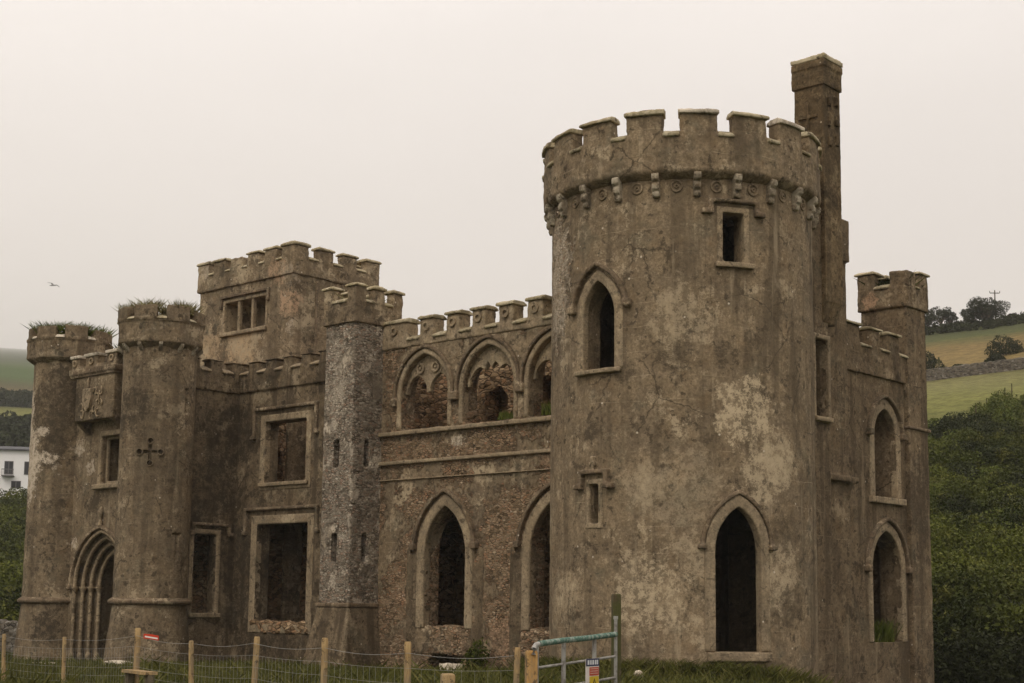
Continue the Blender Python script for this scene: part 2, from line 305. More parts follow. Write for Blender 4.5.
def finish(bm, name, mat, parent=None, vox=0., disp=0., ds=.5, cut=None, label=None, smooth=True, center=True, fine=0.):
    if cut is not None and vox: bmesh.ops.triangulate(bm, faces=[f for f in bm.faces if len(f.verts) > 4])
    o = bmobj(bm, name)
    co = None
    if cut is not None:
        bmesh.ops.triangulate(cut, faces=[f for f in cut.faces if len(f.verts) > 4])
        co = bmobj(cut, 'cut'); md = o.modifiers.new('b', 'BOOLEAN'); md.operation = 'DIFFERENCE'; md.solver = 'EXACT'; md.object = co; md.use_self = True
    if vox:
        md = o.modifiers.new('r', 'REMESH'); md.mode = 'VOXEL'; md.voxel_size = vox; md.use_smooth_shade = True
    if disp:
        md = o.modifiers.new('d', 'DISPLACE'); md.texture = tex(ds); md.texture_coords = 'GLOBAL'; md.strength = disp; md.mid_level = .5
    if fine:
        md = o.modifiers.new('d', 'DISPLACE'); md.texture = tex(.13, 3); md.texture_coords = 'GLOBAL'; md.strength = fine; md.mid_level = .5
    if o.modifiers:
        dg = bpy.context.evaluated_depsgraph_get(); me = bpy.data.meshes.new_from_object(o.evaluated_get(dg)); old = o.data
        o.modifiers.clear(); o.data = me; me.name = name; bpy.data.meshes.remove(old)
    if co: m_ = co.data; bpy.data.objects.remove(co); bpy.data.meshes.remove(m_)
    me = o.data; me.materials.clear(); me.materials.append(mat)
    if vox or smooth:
        me.shade_smooth()
        if not vox: me.set_sharp_from_angle(angle=R_(35))
    if center and len(me.vertices):
        a = np.empty(len(me.vertices)*3); me.vertices.foreach_get('co', a); a = a.reshape(-1, 3)
        c = np.array([(a[:, 0].min()+a[:, 0].max())/2, (a[:, 1].min()+a[:, 1].max())/2, a[:, 2].min()])
        me.vertices.foreach_set('co', (a-c).ravel()); me.update(); o.location = c
    link_parent(o, parent)
    if label: o['label'] = label
    return o
def nb(): return bmesh.new()
def empty(name, loc, label, cat, group=None, rz=0):
    o = bpy.data.objects.new(name, None); COL.objects.link(o); o.location = loc; o.rotation_euler = (0, 0, rz); o.empty_display_size = .2
    tag(o, label, cat, group); bpy.context.view_layer.update(); return o
def tag(o, label=None, cat=None, group=None, kind=None):
    if label: o['label'] = label
    if cat: o['category'] = cat
    if group: o['group'] = group
    if kind: o['kind'] = kind
    return o

# ------------------------------------------------------------------ terrain
def lerp(x, xs, ys): return float(np.interp(x, xs, ys))
CP = [((30, 36), -.32), ((28.5, 45), -.48), ((28.5, 50), -.42), ((33, 32), -.42), ((29.8, 22.5), .08), ((31.5, 20), .04), ((35, 18.5), -.8), ((40, 20), -1.3), ((44, 20), -1.4), ((33, 15), -.5), ((24, 24), .05), ((22, 30), 0), ((20, 14), 0), ((26, 34), -.1), ((10, 10), 0), ((0, 0), 0), ((60, 20), -1.0), ((40, 60), -.4), ((20, 50), -.1), ((15, 36), .05)]
RA = [0, 58, 80, 110, 135, 165, 200, 250, 280, 400, 900, 7000]; ZA = [0, 0, 5.5, 13.5, 21.0, 27.6, 37.2, 49, 53, 60, 60, 60]
RB = [0, 75, 120, 200, 260, 330, 430, 600, 700, 900, 7000]; ZB = [0, 0, 4.5, 15.5, 26, 38, 55, 86, 107, 139, 1141]
def ground(x, y):
    r = math.hypot(x, y); h = math.atan2(y, x)
    ws = zs = 0.
    for (cx, cy), cz in CP:
        w = 1/((x-cx)**2+(y-cy)**2+6.)**2; ws += w; zs += w*cz
    z = zs/ws
    if r > 57:
        t = min(1, max(0, (h-.62)/.25)) if h > -1.2 else 1; t = t*t*(3-2*t)
        k = 1.
        if h > 1.9 or h < -.6: k = max(0., 1-(min(abs(h-1.9), abs(h+.6)))/.5)
        z += k*((1-t)*lerp(r, RA, ZA)*(1+.5*(.433-max(.3, min(.6, h))))+t*lerp(r, RB, ZB))
        z += (mnoise.noise(Vector((x*.03, y*.03, 1)))*1.0+mnoise.noise(Vector((x*.1, y*.1, 5)))*.25)*min(1, (r-57)/40)
    else: z += mnoise.noise(Vector((x*.6, y*.6, 0)))*.04
    return z
def build_ground():
    rs = [0]+list(np.linspace(3, 70, 60))+list(np.geomspace(72, 7000, 140)); NA = 420
    A = []; 
    vis = np.linspace(.2, 1.2, 300, endpoint=False); oth = np.linspace(1.2, .2+math.tau, 120, endpoint=False); ang = list(vis)+list(oth); NA = len(ang)
    for r in rs[1:]:
        for a in ang:
            x, y = r*math.cos(a), r*math.sin(a); A.append((x, y, ground(x, y)))
    A.append((0, 0, ground(0, 0))); c = len(A)-1; F = []
    for i in range(len(rs)-2):
        for j in range(NA):
            k = (j+1) % NA; F.append((i*NA+j, i*NA+k, (i+1)*NA+k, (i+1)*NA+j))
    for j in range(NA): F.append((c, (j+1) % NA, j))
    me = bpy.data.meshes.new('ground'); me.from_pydata(A, [], [f[::-1] for f in F]); me.shade_smooth()
    g = G('grassland')
    l = g.n('ShaderNodeVectorMath', operation='LENGTH'); g.put(g.map((1, 1, 0)), l.inputs[0])
    rr = g.math('ADD', l.outputs['Value'], g.math('MULTIPLY', g.math('SUBTRACT', g.noise(.035, 6, .6), .5), 30.))
    sx = g.n('ShaderNodeSeparateXYZ'); g.put(g.pos, sx.inputs[0])
    th = g.math('ARCTAN2', sx.outputs[1], sx.outputs[0])
    near = (.062, .072, .022); dk = (.028, .042, .014)
    right = g.ramp(g.math('DIVIDE', rr, 400.), [(0, near), (.15, dk), (.28, (.05, .06, .014)), (.325, (.17, .17, .055)), (.405, (.17, .16, .07)), (.42, (.08, .07, .035)), (.435, (.20, .145, .06)), (.50, (.19, .135, .055)), (.53, (.075, .085, .028)), (.60, (.05, .055, .02)), (.8, (.05, .055, .02))])
    left = g.ramp(g.math('DIVIDE', rr, 2400.), [(0, near), (.03, dk), (.08, dk), (.13, (.035, .045, .015)), (.142, (.03, .04, .016)), (.15, (.15, .15, .04)), (.175, (.14, .14, .04)), (.183, (.04, .045, .018)), (.208, (.045, .045, .018)), (.218, (.11, .08, .03)), (.245, (.07, .06, .022)), (.262, (.052, .085, .018)), (.36, (.055, .08, .02)), (.5, (.05, .06, .025))])
    c_ = g.mix(g.rng(th, .68, .8), right, left)
    c_ = g.mix(.75, c_, g.mix(g.rng(g.noise(.9, 10, .8), .35, .65), (.5, .5, .42), (1.45, 1.45, 1.35)), 'MULTIPLY')
    c_ = g.mix(.6, c_, g.mix(g.noise(.09, 6, .7, off=4), (.55, .55, .5), (1.45, 1.4, 1.3)), 'MULTIPLY')
    me.materials.append(g.done(c_, g.bump(g.noise(3, 8, .8), .8, .15)))
    o = bpy.data.objects.new('ground', me); COL.objects.link(o); tag(o, kind='structure')
build_ground()

# ------------------------------------------------------------------ foliage helpers
def foliage_mat(name, a, b, c=None, sc=1.2):
    g = G(name); k = g.mix(g.rng(g.noise(sc, 7, .65), .38, .62), a, b)
    k = g.mix(g.rng(g.noise(sc*7, 3, .6, off=5), .5, .7, 0, .7), k, c or b)
    g.b.inputs['Roughness'].default_value = .7
    return g.done(k)
M['leaf'] = foliage_mat('shrub_leaves', (.020, .028, .004), (.092, .105, .014), (.16, .155, .03), .13)
M['leaf_dark'] = foliage_mat('dark_leaves', (.016, .021, .006), (.034, .040, .011))
M['leaf_bright'] = foliage_mat('fresh_weeds', (.055, .075, .010), (.10, .12, .018), (.17, .16, .04), .6)
M['blade'] = foliage_mat('grass_blades', (.055, .060, .010), (.10, .098, .020), (.17, .145, .05), .7)
M['dry'] = foliage_mat('dry_weeds', (.14, .13, .045), (.27, .23, .11), (.38, .31, .17), 3)
M['bark'] = stone('bark', a=(.05, .04, .03), b=(.10, .08, .06), seed=90)

def leaves(centers, radii, per, size, seed=0, flat=.8):
    """leaf-sized quads spread through lumpy crowns; returns verts (n*4,3)"""
    r = np.random.default_rng(seed); out = []
    for c, R, n in zip(centers, radii, per):
        R = np.atleast_1d(R) if np.ndim(R) else np.array([R, R, R*flat])
        d = r.normal(size=(n, 3)); d /= np.linalg.norm(d, axis=1)[:, None]
        lob = r.normal(size=(9, 3)); lob /= np.linalg.norm(lob, axis=1)[:, None]
        k = 0.72+.34*np.clip((d@lob.T).max(1), 0, 1)**6
        rad = k*(1-.45*r.random(n)**2.2)
        p = np.array(c)+d*rad[:, None]*R
        a = r.normal(size=(n, 3)); a /= np.linalg.norm(a, axis=1)[:, None]
        b = np.cross(a, r.normal(size=(n, 3))); b /= np.linalg.norm(b, axis=1)[:, None]
        s = size*(.5+r.random((n, 1)))
        out.append(np.stack([p-a*s, p-b*s*.5, p+a*s, p+b*s*.5], 1).reshape(-1, 3))
    return np.concatenate(out)
def quads_mesh(V, name, mat):
    n = len(V)//4; me = bpy.data.meshes.new(name); me.vertices.add(len(V)); me.vertices.foreach_set('co', V.ravel())
    me.loops.add(len(V)); me.loops.foreach_set('vertex_index', np.arange(len(V)))
    me.polygons.add(n); me.polygons.foreach_set('loop_start', np.arange(n)*4); me.polygons.foreach_set('loop_total', np.full(n, 4))
    me.update(); me.validate(); me.materials.append(mat); return me
def qobj(V, name, mat, loc=(0, 0, 0)):
    o = bpy.data.objects.new(name, quads_mesh(V-np.array(loc), name, mat)); COL.objects.link(o); o.location = loc; return o
def blades(pts, h, w, seed=0, lean=.35):
    r = np.random.default_rng(seed); P = np.array(pts, float); n = len(P)
    a = r.random(n)*math.tau; t = np.stack([np.cos(a), np.sin(a), np.zeros(n)], 1); l = r.normal(size=(n, 3))*lean; l[:, 2] = 1
    H = (h*(.4+.9*r.random(n)))[:, None]; W = w
    mid = P+l*H*.5; top = P+l*H*np.array([1.25, 1.25, 1])
    return np.stack([P-t*W, P+t*W, mid+t*W*.7, top], 1).reshape(-1, 3)

# ------------------------------------------------------------------ the castle
castle = empty('ruined_castle', (33, 32, -.4), 'roofless grey-brown stone castle ruin with battlements, round towers and pointed empty windows', 'castle')
def surround(T, parent, pts_in, pts_out, d0, d1, name='window_frame', mat='trim', closed=False, vox=.035, disp=.02, label=None):
    bm = nb(); strip(bm, T, pts_in, pts_out, d0, d1, closed); return finish(bm, name, M[mat], parent, vox=vox, disp=disp, ds=.25, fine=.01, label=label)
def hood_arch(T, parent, w, zs, za, o0, o1, proud=.13, drop=.12, c=0., zlow=None):
    bm = nb(); L = arch(w, 0, zs, za, o0, jamb=False, c=c); L2 = arch(w, 0, zs, za, o1, jamb=False, c=c)
    zl = zlow if zlow is not None else zs
    L = [(L[0][0], zl)]+L+[(L[-1][0], zl)]; L2 = [(L2[0][0], zl)]+L2+[(L2[-1][0], zl)]
    strip(bm, T, L, L2, -proud, .05)
    for sgn in (-1, 1): tbox(bm, T, c+sgn*(w+(o0+o1)/2)-.11, c+sgn*(w+(o0+o1)/2)+.11, zl-drop, zl+.06, -proud-.05, .04)
    return finish(bm, 'hood_mould', M['trim_dark'], parent, vox=.03, disp=.02, ds=.2)
def hood_rect(T, parent, a0, a1, zt, zl, wd=.13, proud=.12, foot=.14, out=1):
    bm = nb(); tbox(bm, T, a0, a1, zt-wd, zt, -proud, .04, 6)
    for a, s in ((a0, -1), (a1, 1)):
        tbox(bm, T, a-.065, a+.065, zl, zt, -proud*.95, .04)
        tbox(bm, T, min(a-.06, a+s*foot), max(a+.06, a+s*foot), zl-.1, zl+.03, -proud-.02, .04)
    return finish(bm, 'hood_mould', M['trim_dark'], parent, vox=.03, disp=.015, ds=.2)
def sill(T, parent, a0, a1, z0, z1, proud=.14, mat='trim', n=4, back=.3):
    bm = nb(); tbox(bm, T, a0, a1, z0, z1, -proud, back, n); return finish(bm, 'window_sill', M[mat], parent, vox=.03, disp=.03, ds=.3)
def rect_pts(a0, a1, z0, z1, off=0.): return [(a0-off, z0-off), (a0-off, z1+off), (a1+off, z1+off), (a1+off, z0-off)]
def ledge(parent, bm, name='string_course', mat='trim_dark', vox=.035): return finish(bm, name, M[mat], parent, vox=vox, disp=.025, ds=.4)

def wall_parapet(parent, T, a0, a1, zb, zs, zt, gaps, t=.42, over=.09, mat='plaster', capmat='cap', rosette=False, capover=.07, ch=.10):
    bm = nb(); tbox(bm, T, a0, a1, zb, zs, -over, t)
    gaps = sorted(gaps); e = [a0]+[q for g_ in gaps for q in g_]+[a1]; mer = [(e[i], e[i+1]) for i in range(0, len(e), 2)]
    for m0, m1 in mer:
        if m1-m0 > .08: tbox(bm, T, m0, m1, zs-.05, zt, -over+.01, t-.01)
    par = finish(bm, 'parapet', M[mat], parent, vox=.045, disp=.075, ds=.33, fine=.03)
    for m0, m1 in mer:
        if m1-m0 < .08: continue
        bm = nb(); hh = ch+random.uniform(-.02, .02)
        prof(bm, T, [(-over-capover, zt), (-over-capover, zt+hh*.6), (-over+.08, zt+hh), (t-.08, zt+hh), (t+.06, zt+hh*.5), (t+.06, zt)], m0-.05, m1+.05)
        finish(bm, 'merlon_cap', M[capmat], parent, vox=.03, disp=.035, ds=.3, fine=.02)
        if rosette:
            bm = nb(); cu = (m0+m1)/2; cz = (zs+zt)/2+.02
            strip(bm, T, ring(cu, cz, .08), ring(cu, cz, .16), -over-.05, -over+.03, True); finish(bm, 'rosette', M['trim'], parent, vox=.02, disp=.02, ds=.1)
    for g0, g1 in gaps:
        bm = nb(); prof(bm, T, [(-over-.07, zs-.10), (-over-.07, zs-.03), (t*.4, zs+.12), (t, zs+.12), (t, zs-.10)], g0+.01, g1-.01)
        finish(bm, 'crenel_sill', M['cap' if capmat == 'cap' else 'trim'], parent, vox=.03, disp=.02, ds=.3)
    return par
def prof(bm, T, pr, a0, a1):
    A = [bm.verts.new(T(a0, z, d)) for d, z in pr]; B = [bm.verts.new(T(a1, z, d)) for d, z in pr]; n = len(pr)
    bm.faces.new(A); bm.faces.new(B[::-1])
    for i in range(n): bm.faces.new((A[i], A[(i+1) % n], B[(i+1) % n], B[i]))
def ring(cu, cz, r, n=20): return [(cu+r*math.cos(i*math.tau/n), cz+r*math.sin(i*math.tau/n)) for i in range(n)]
def evgaps(a0, a1, n, mw):            # n merlons of width mw, first and last flush with the ends
    p = (a1-a0-mw)/(n-1); return [(a0+i*p+mw, a0+(i+1)*p) for i in range(n-1)]
def square_parapet(parent, x0, x1, y0, y1, zb, zs, zt, nx, ny, mw, t=.35, mat='plaster', over=.08):
    """parapet ring with merlons on all four sides"""
    X0, X1, Y0, Y1 = x0-over, x1+over, y0-over, y1+over
    bm = nb()
    for a in ((X0, X0+t, Y0, Y1), (X1-t, X1, Y0, Y1), (X0, X1, Y0, Y0+t), (X0, X1, Y1-t, Y1)): box(bm, *a, zb, zs)
    mers = []
    px = (X1-X0-mw)/(nx-1); py = (Y1-Y0-mw)/(ny-1)
    for i in range(nx):
        for k, (b0, b1) in enumerate(((Y0, Y0+t), (Y1-t, Y1))):
            a = X0+i*px
            if i in (0, nx-1): b0, b1 = (Y0, Y0+mw) if k == 0 else (Y1-mw, Y1)
            mers.append((a, a+mw, b0, b1))
    for i in range(1, ny-1):
        for (b0, b1) in ((X0, X0+t), (X1-t, X1)): mers.append((b0, b1, Y0+i*py, Y0+i*py+mw))
    for i, m_ in enumerate(mers):
        if i < 2*nx and (m_[0] == X0 or i >= 2*nx-2):   # corner merlons are L-shaped: two boxes
            fx = m_[0] == X0; fy = m_[2] == Y0
            box(bm, m_[0], m_[1], Y0 if fy else Y1-t, Y0+t if fy else Y1, zs-.05, zt); box(bm, X0 if fx else X1-t, X0+t if fx else X1, m_[2], m_[3], zs-.05, zt)
        else: box(bm, *m_, zs-.05, zt)
    finish(bm, 'parapet', M[mat], parent, vox=.045, disp=.075, ds=.33, fine=.03)
    for (a, b, c, d) in mers:
        if random.random() < .14: continue
        bm = nb(); o_ = .06; h = .14+random.uniform(-.03, .03)
        v = [bm.verts.new(p) for p in ((a-o_, c-o_, zt), (b+o_, c-o_, zt), (b+o_, d+o_, zt), (a-o_, d+o_, zt))]
        v2 = [bm.verts.new(p) for p in ((a-o_, c-o_, zt+h*.5), (b+o_, c-o_, zt+h*.5), (b+o_, d+o_, zt+h*.5), (a-o_, d+o_, zt+h*.5))]
        v3 = [bm.verts.new(p) for p in ((a+.06, c+.06, zt+h), (b-.06, c+.06, zt+h), (b-.06, d-.06, zt+h), (a+.06, d-.06, zt+h))]
        bm.faces.new(v[::-1]); bm.faces.new(v3)
        for A, B in ((v, v2), (v2, v3)):
            for i in range(4): bm.faces.new((A[i], A[(i+1) % 4], B[(i+1) % 4], B[i]))
        finish(bm, 'merlon_cap', M['cap'], parent, vox=.03, disp=.04, ds=.3, fine=.02)
    for i in range(nx-1):
        bm = nb(); prof(bm, fY(Y0), [(-.06, zs-.08), (-.06, zs-.02), (t*.5, zs+.1), (t, zs+.1), (t, zs-.08)], X0+i*px+mw, X0+(i+1)*px); finish(bm, 'crenel_sill', M['cap'], parent, vox=.03, disp=.02)
    for i in range(ny-1):
        bm = nb(); prof(bm, fX(X0), [(-.06, zs-.08), (-.06, zs-.02), (t*.5, zs+.1), (t, zs+.1), (t, zs-.08)], Y0+i*py+mw, Y0+(i+1)*py); finish(bm, 'crenel_sill', M['cap'], parent, vox=.03, disp=.02)

# ---- big round tower
TC, TR = (33.6, 23.85), 3.65
def mid(a, b): return (a+b)/2
bm = nb(); lathe(bm, TC, [(TR, -1.8), (TR, 13.05), (2.95, 13.05), (2.95, -1.8)], n=144)
cut = nb()
prism(cut, fT(TC, TR, -36.6), arch(.53, 7.9, 9.35, 10.28), -1.8, 1.6)
prism(cut, fT(TC, TR, 21.9), rect_pts(-.3, .3, 10.62, 11.93), -1.8, 1.6)
prism(cut, fT(TC, TR, -38.3), rect_pts(-.16, .16, 3.86, 4.9), -1.8, .42)
prism(cut, fT(TC, TR, 23.1), arch(.63, .64, 3.2, 4.28), -.6, .201)
prism(cut, fT(TC, TR, 23.1), arch(.63, .64, 3.2, 4.28, .42), .2, 1.6)
tower = finish(bm, 'round_tower', M['tower'], castle, vox=.05, disp=.05, ds=.9, fine=.014, cut=cut, label='big round corner tower with ring of corbels and tall pointed doorway')
bm = nb(); lathe(bm, TC, [(2.97, 12.7), (2.97, 12.95), (.01, 12.95), (.01, 12.7)], n=48); finish(bm, 'tower_closing_slab', M['rubble'], tower)  # added disc closing the tower top so its interior stays dark
bm = nb(); lathe(bm, TC, [(2.97, 5.6), (2.97, 5.8), (.01, 5.8), (.01, 5.6)], n=48); finish(bm, 'tower_floor', M['rubble'], tower)
bm = nb(); PR = 3.9
lathe(bm, TC, [(3.66, 12.80), (PR-.03, 12.93), (PR, 13.0), (PR, 13.99), (3.48, 13.99), (3.48, 12.9), (3.5, 12.8)], n=144)
mer = [7+21.18*k for k in range(17)]
for a in mer: lathe(bm, TC, [(PR-.01, 13.88), (PR-.01, 14.5), (3.5, 14.5), (3.5, 13.88)], a-7.2, a+7.2, 8)
finish(bm, 'parapet', M['tower'], tower, vox=.045, disp=.07, ds=.35, fine=.025)
for i, a in enumerate(mer):
    bm = nb(); h = .16+random.uniform(-.03, .03)
    lathe(bm, TC, [(PR+.07, 14.48), (PR+.07, 14.48+h*.6), (PR-.06, 14.48+h), (3.55, 14.48+h), (3.43, 14.48+h*.5), (3.43, 14.48)], a-7.9, a+7.9, 8)
    finish(bm, 'merlon_cap', M['cap_white' if i in (0, 2, 6) else 'cap'], tower, vox=.03, disp=.045, ds=.3, fine=.02)
    bm = nb(); lathe(bm, TC, [(PR+.06, 13.87), (PR+.06, 13.95), (3.7, 14.09), (3.48, 14.09), (3.48, 13.87)], a+7.4, a+13.8, 5)
    finish(bm, 'crenel_sill', M['cap'], tower, vox=.03, disp=.03, ds=.3)
for k in range(22):
    a = 6.5+16.364*k; T = fT(TC, TR, a); bm = nb()
    prof(bm, T, [(.05, 12.93), (-.24, 12.93), (-.27, 12.86), (-.25, 12.76), (-.17, 12.70), (-.20, 12.62), (-.19, 12.52), (-.12, 12.46), (-.14, 12.40), (-.11, 12.32), (-.03, 12.30), (.05, 12.36)], -.095, .095)
    finish(bm, 'corbel', M['corbel'], tower, vox=.022, disp=.03, ds=.15)
    T = fC(TC, TR, a+8.18); bm = nb(); strip(bm, T, ring(0, 12.6, .115), ring(0, 12.6, .165), -.035, .03, True)
    strip(bm, T, ring(0, 12.6, .03), ring(0, 12.6, .06), -.04, .03, True); finish(bm, 'rosette', M['tower'], tower, vox=.018, disp=.02, ds=.1)
T = fC(TC, TR, -36.6)
surround(T, tower, arch(.53, 7.9, 9.35, 10.28, .0), arch(.53, 7.9, 9.35, 10.28, .26), -.035, .2)
hood_arch(T, tower, .53, 9.35, 10.28, .34, .46, zlow=9.62, proud=.15)
sill(T, tower, -.78, .74, 7.78, 7.91)
T = fC(TC, TR, 21.9)
surround(T, tower, rect_pts(-.3, .3, 10.62, 11.93), rect_pts(-.3, .3, 10.62, 11.93, .16), -.03, .2, closed=True)
hood_rect(T, tower, -.62, .66, 12.28, 11.97, wd=.10, foot=.24)
sill(T, tower, -.5, .55, 10.46, 10.6)
T = fC(TC, TR, -38.3)
surround(T, tower, rect_pts(-.16, .16, 3.86, 4.9), rect_pts(-.16, .16, 3.86, 4.9, .13), -.04, .2, closed=True)
hood_rect(T, tower, -.42, .44, 5.27, 4.86, wd=.12, proud=.16, foot=.22)
bm = nb(); tbox(bm, T, -.05, .05, 5.2, 5.62, -.12, .03); tbox(bm, T, -.1, .1, 5.36, 5.46, -.13, .03); finish(bm, 'finial', M['trim'], tower, vox=.025, disp=.03, ds=.1)
T = fC(TC, TR, 23.1)
surround(T, tower, arch(.63, .64, 3.2, 4.28), arch(.63, .64, 3.2, 4.28, .28), -.04, .25, name='door_frame')
hood_arch(T, tower, .63, 3.2, 4.28, .29, .39, zlow=3.25, proud=.09, drop=.05)
sill(T, tower, -.85, .85, .4, .63, proud=.16)
# small bosses under the sills and scattered putlog stones
# ---- annex and chimney
bm = nb(); box(bm, 35.2, 37.1, 21.15, 23.4, -1.8, 13.0); cut = nb(); box(cut, 36.30, 36.98, 20.8, 22.2, 7.1, 9.36)
annex = finish(bm, 'annex_wall', M['side'], castle, vox=.05, disp=.05, ds=.7, fine=.015, cut=cut, label='narrow wall strip between round tower and side wall, with a slot window')
surround(fY(21.15), annex, rect_pts(36.30, 36.98, 7.1, 9.36), rect_pts(36.30, 36.98, 7.1, 9.36, .14), -.03, .3, closed=True)
sill(fY(21.15), annex, 36.1, 37.05, 6.98, 7.11)
bm = nb(); box(bm, 37.05, 39.0, 21.62, 24.2, -1.8, 13.2); box(bm, 37.05, 39.1, 21.55, 24.3, 12.1, 13.35); box(bm, 37.08, 39.2, 21.42, 22.0, 5.42, 5.6); prof(bm, fY(21.6), [(.05, 5.43), (-.15, 5.43), (.0, 5.0), (.05, 5.0)], 38.7, 38.95)
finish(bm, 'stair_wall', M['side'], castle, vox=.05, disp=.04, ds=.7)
bm = nb(); x0, x1, y0, y1 = 36.72, 37.70, 21.0, 21.98
box(bm, x0, x1, y0, y1, 10.5, 17.0); 
v = [bm.verts.new(p) for p in ((36.75, 21.16, 9.85), (37.5, 21.16, 9.85), (37.5, 21.98, 9.85), (36.75, 21.98, 9.85), (x0, y0, 10.6), (x1, y0, 10.6), (x1, y1, 10.6), (x0, y1, 10.6))]
for f in ((3, 2, 1, 0), (4, 5, 6, 7), (0, 1, 5, 4), (1, 2, 6, 5), (2, 3, 7, 6), (3, 0, 4, 7)): bm.faces.new([v[i] for i in f])
chim = finish(bm, 'chimney', M['chimney'], castle, vox=.045, disp=.04, ds=.6, fine=.015, label='tall square chimney rising behind the big round tower')
bm = nb(); box(bm, x0-.05, x1+.04, y0-.05, y1+.05, 16.9, 17.5); box(bm, x0-.08, x1+.06, y0-.08, y1+.06, 17.46, 17.66); finish(bm, 'cornice', M['chimney'], chim, vox=.035, disp=.05, ds=.3, fine=.02)
bm = nb(); box(bm, x0-.09, x1+.05, y0-.1, y1+.06, 17.66, 17.80); finish(bm, 'merlon_cap', M['cap'], chim, vox=.03, disp=.06, ds=.3, fine=.03)
bm = nb(); T = fX(x0)
tbox(bm, T, 21.47, 21.55, 15.5, 16.45, -.05, .02); tbox(bm, T, 21.2, 21.82, 15.95, 16.04, -.05, .02); tbox(bm, T, 21.1, 21.9, 15.2, 15.3, -.05, .02)
finish(bm, 'cross_relief', M['chimney'], chim, vox=.025, disp=.03, ds=.2)
T = fY(y0)
for z in (15.1, 15.7, 16.3):
    for a_, b_ in ((36.95, z), (37.35, z+.1)):
        bm = nb(); tbox(bm, T, a_, a_+.15, b_, b_+.28, -.07, .02); finish(bm, 'worn_block', M['chimney'], chim, vox=.025, disp=.04, ds=.2)

# ---- side (right) wall and its corner turret
bm = nb(); tbox(bm, fY(22), 38.0, 43.4, -1.8, 9.0, 0, .75); cut = nb(); T = fY(22)
prism(cut, T, arch(.70, 5.2, 7.1, 7.98, c=41.9), -.5, 1.5); prism(cut, T, arch(.93, .75, 3.0, 4.16, c=41.86), -.5, 1.5)
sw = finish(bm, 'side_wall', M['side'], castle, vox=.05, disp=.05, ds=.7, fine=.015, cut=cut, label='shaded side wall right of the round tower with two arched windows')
wall_parapet(sw, T, 38.05, 43.4, 8.93, 9.86, 10.38, [(38.6, 39.2), (40.32, 40.95), (41.59, 42.18), (42.85, 43.35)], mat='side')
surround(T, sw, arch(.70, 5.2, 7.1, 7.98, c=41.9), arch(.70, 5.2, 7.1, 7.98, .3, c=41.9), -.03, .2)
hood_arch(T, sw, .70, 7.1, 7.98, .34, .44, c=41.9, zlow=7.2)
sill(T, sw, 40.8, 43.0, 5.0, 5.2)
surround(T, sw, arch(.93, .75, 3.0, 4.16, c=41.86), arch(.93, .75, 3.0, 4.16, .28, c=41.86), -.03, .2)
hood_arch(T, sw, .93, 3.0, 4.16, .30, .42, c=41.86, zlow=3.0)
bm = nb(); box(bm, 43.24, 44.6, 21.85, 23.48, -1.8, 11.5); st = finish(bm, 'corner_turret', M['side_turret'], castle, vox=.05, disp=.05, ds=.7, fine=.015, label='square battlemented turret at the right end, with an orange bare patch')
square_parapet(st, 43.24, 44.6, 21.85, 23.48, 11.45, 12.2, 12.66, 2, 2, .62, mat='side_turret')
bm = nb(); box(bm, 43.17, 44.67, 21.78, 23.55, 7.47, 7.58); ledge(st, bm)

# ---- hall wall between turret and round tower
bm = nb(); T = fX(33.4); tbox(bm, T, 27.2, 36.0, -1.8, 10.2, 0, .7); cut = nb()
UA = (33.9, 31.07, 28.3); LA = (32.84, 28.34)
for c in UA: prism(cut, T, arch(1.08, 7.42, 8.55, 9.85, c=c), -.5, 1.5)
for c in LA: prism(cut, T, arch(.9, .96+random.uniform(-.1, .1), 3.35, 4.85, c=c), -.5, 1.5)
prism(cut, T, [(33.5, -1.6), (33.5, -.02), (33.25, .2), (32.8, .27), (32.35, .22), (32.05, .05), (32.0, -1.6)], -.5, 1.4)
hall = finish(bm, 'hall_wall', M['centre'], castle, vox=.045, disp=.06, ds=.6, fine=.03, cut=cut, label='hall wall with three traceried arches above a ledge and two tall pointed windows')
gp = [(28.8-.62, 28.8), (29.43, 30.02), (30.64, 31.21), (31.78, 32.33), (32.91, 33.51), (34.13, 34.72)]
wall_parapet(hall, T, 27.3, 35.95, 10.15, 10.45, 11.0, gp, over=.05, t=.5, mat='trim', rosette=True, capover=.06, ch=.15)
for zl, th, pr_ in ((7.37, .14, .16), (6.40, .13, .12), (5.80, .05, .08)):
    bm = nb(); tbox(bm, T, 27.4, 35.9, zl-th, zl, -pr_, .05); ledge(hall, bm, mat='trim')
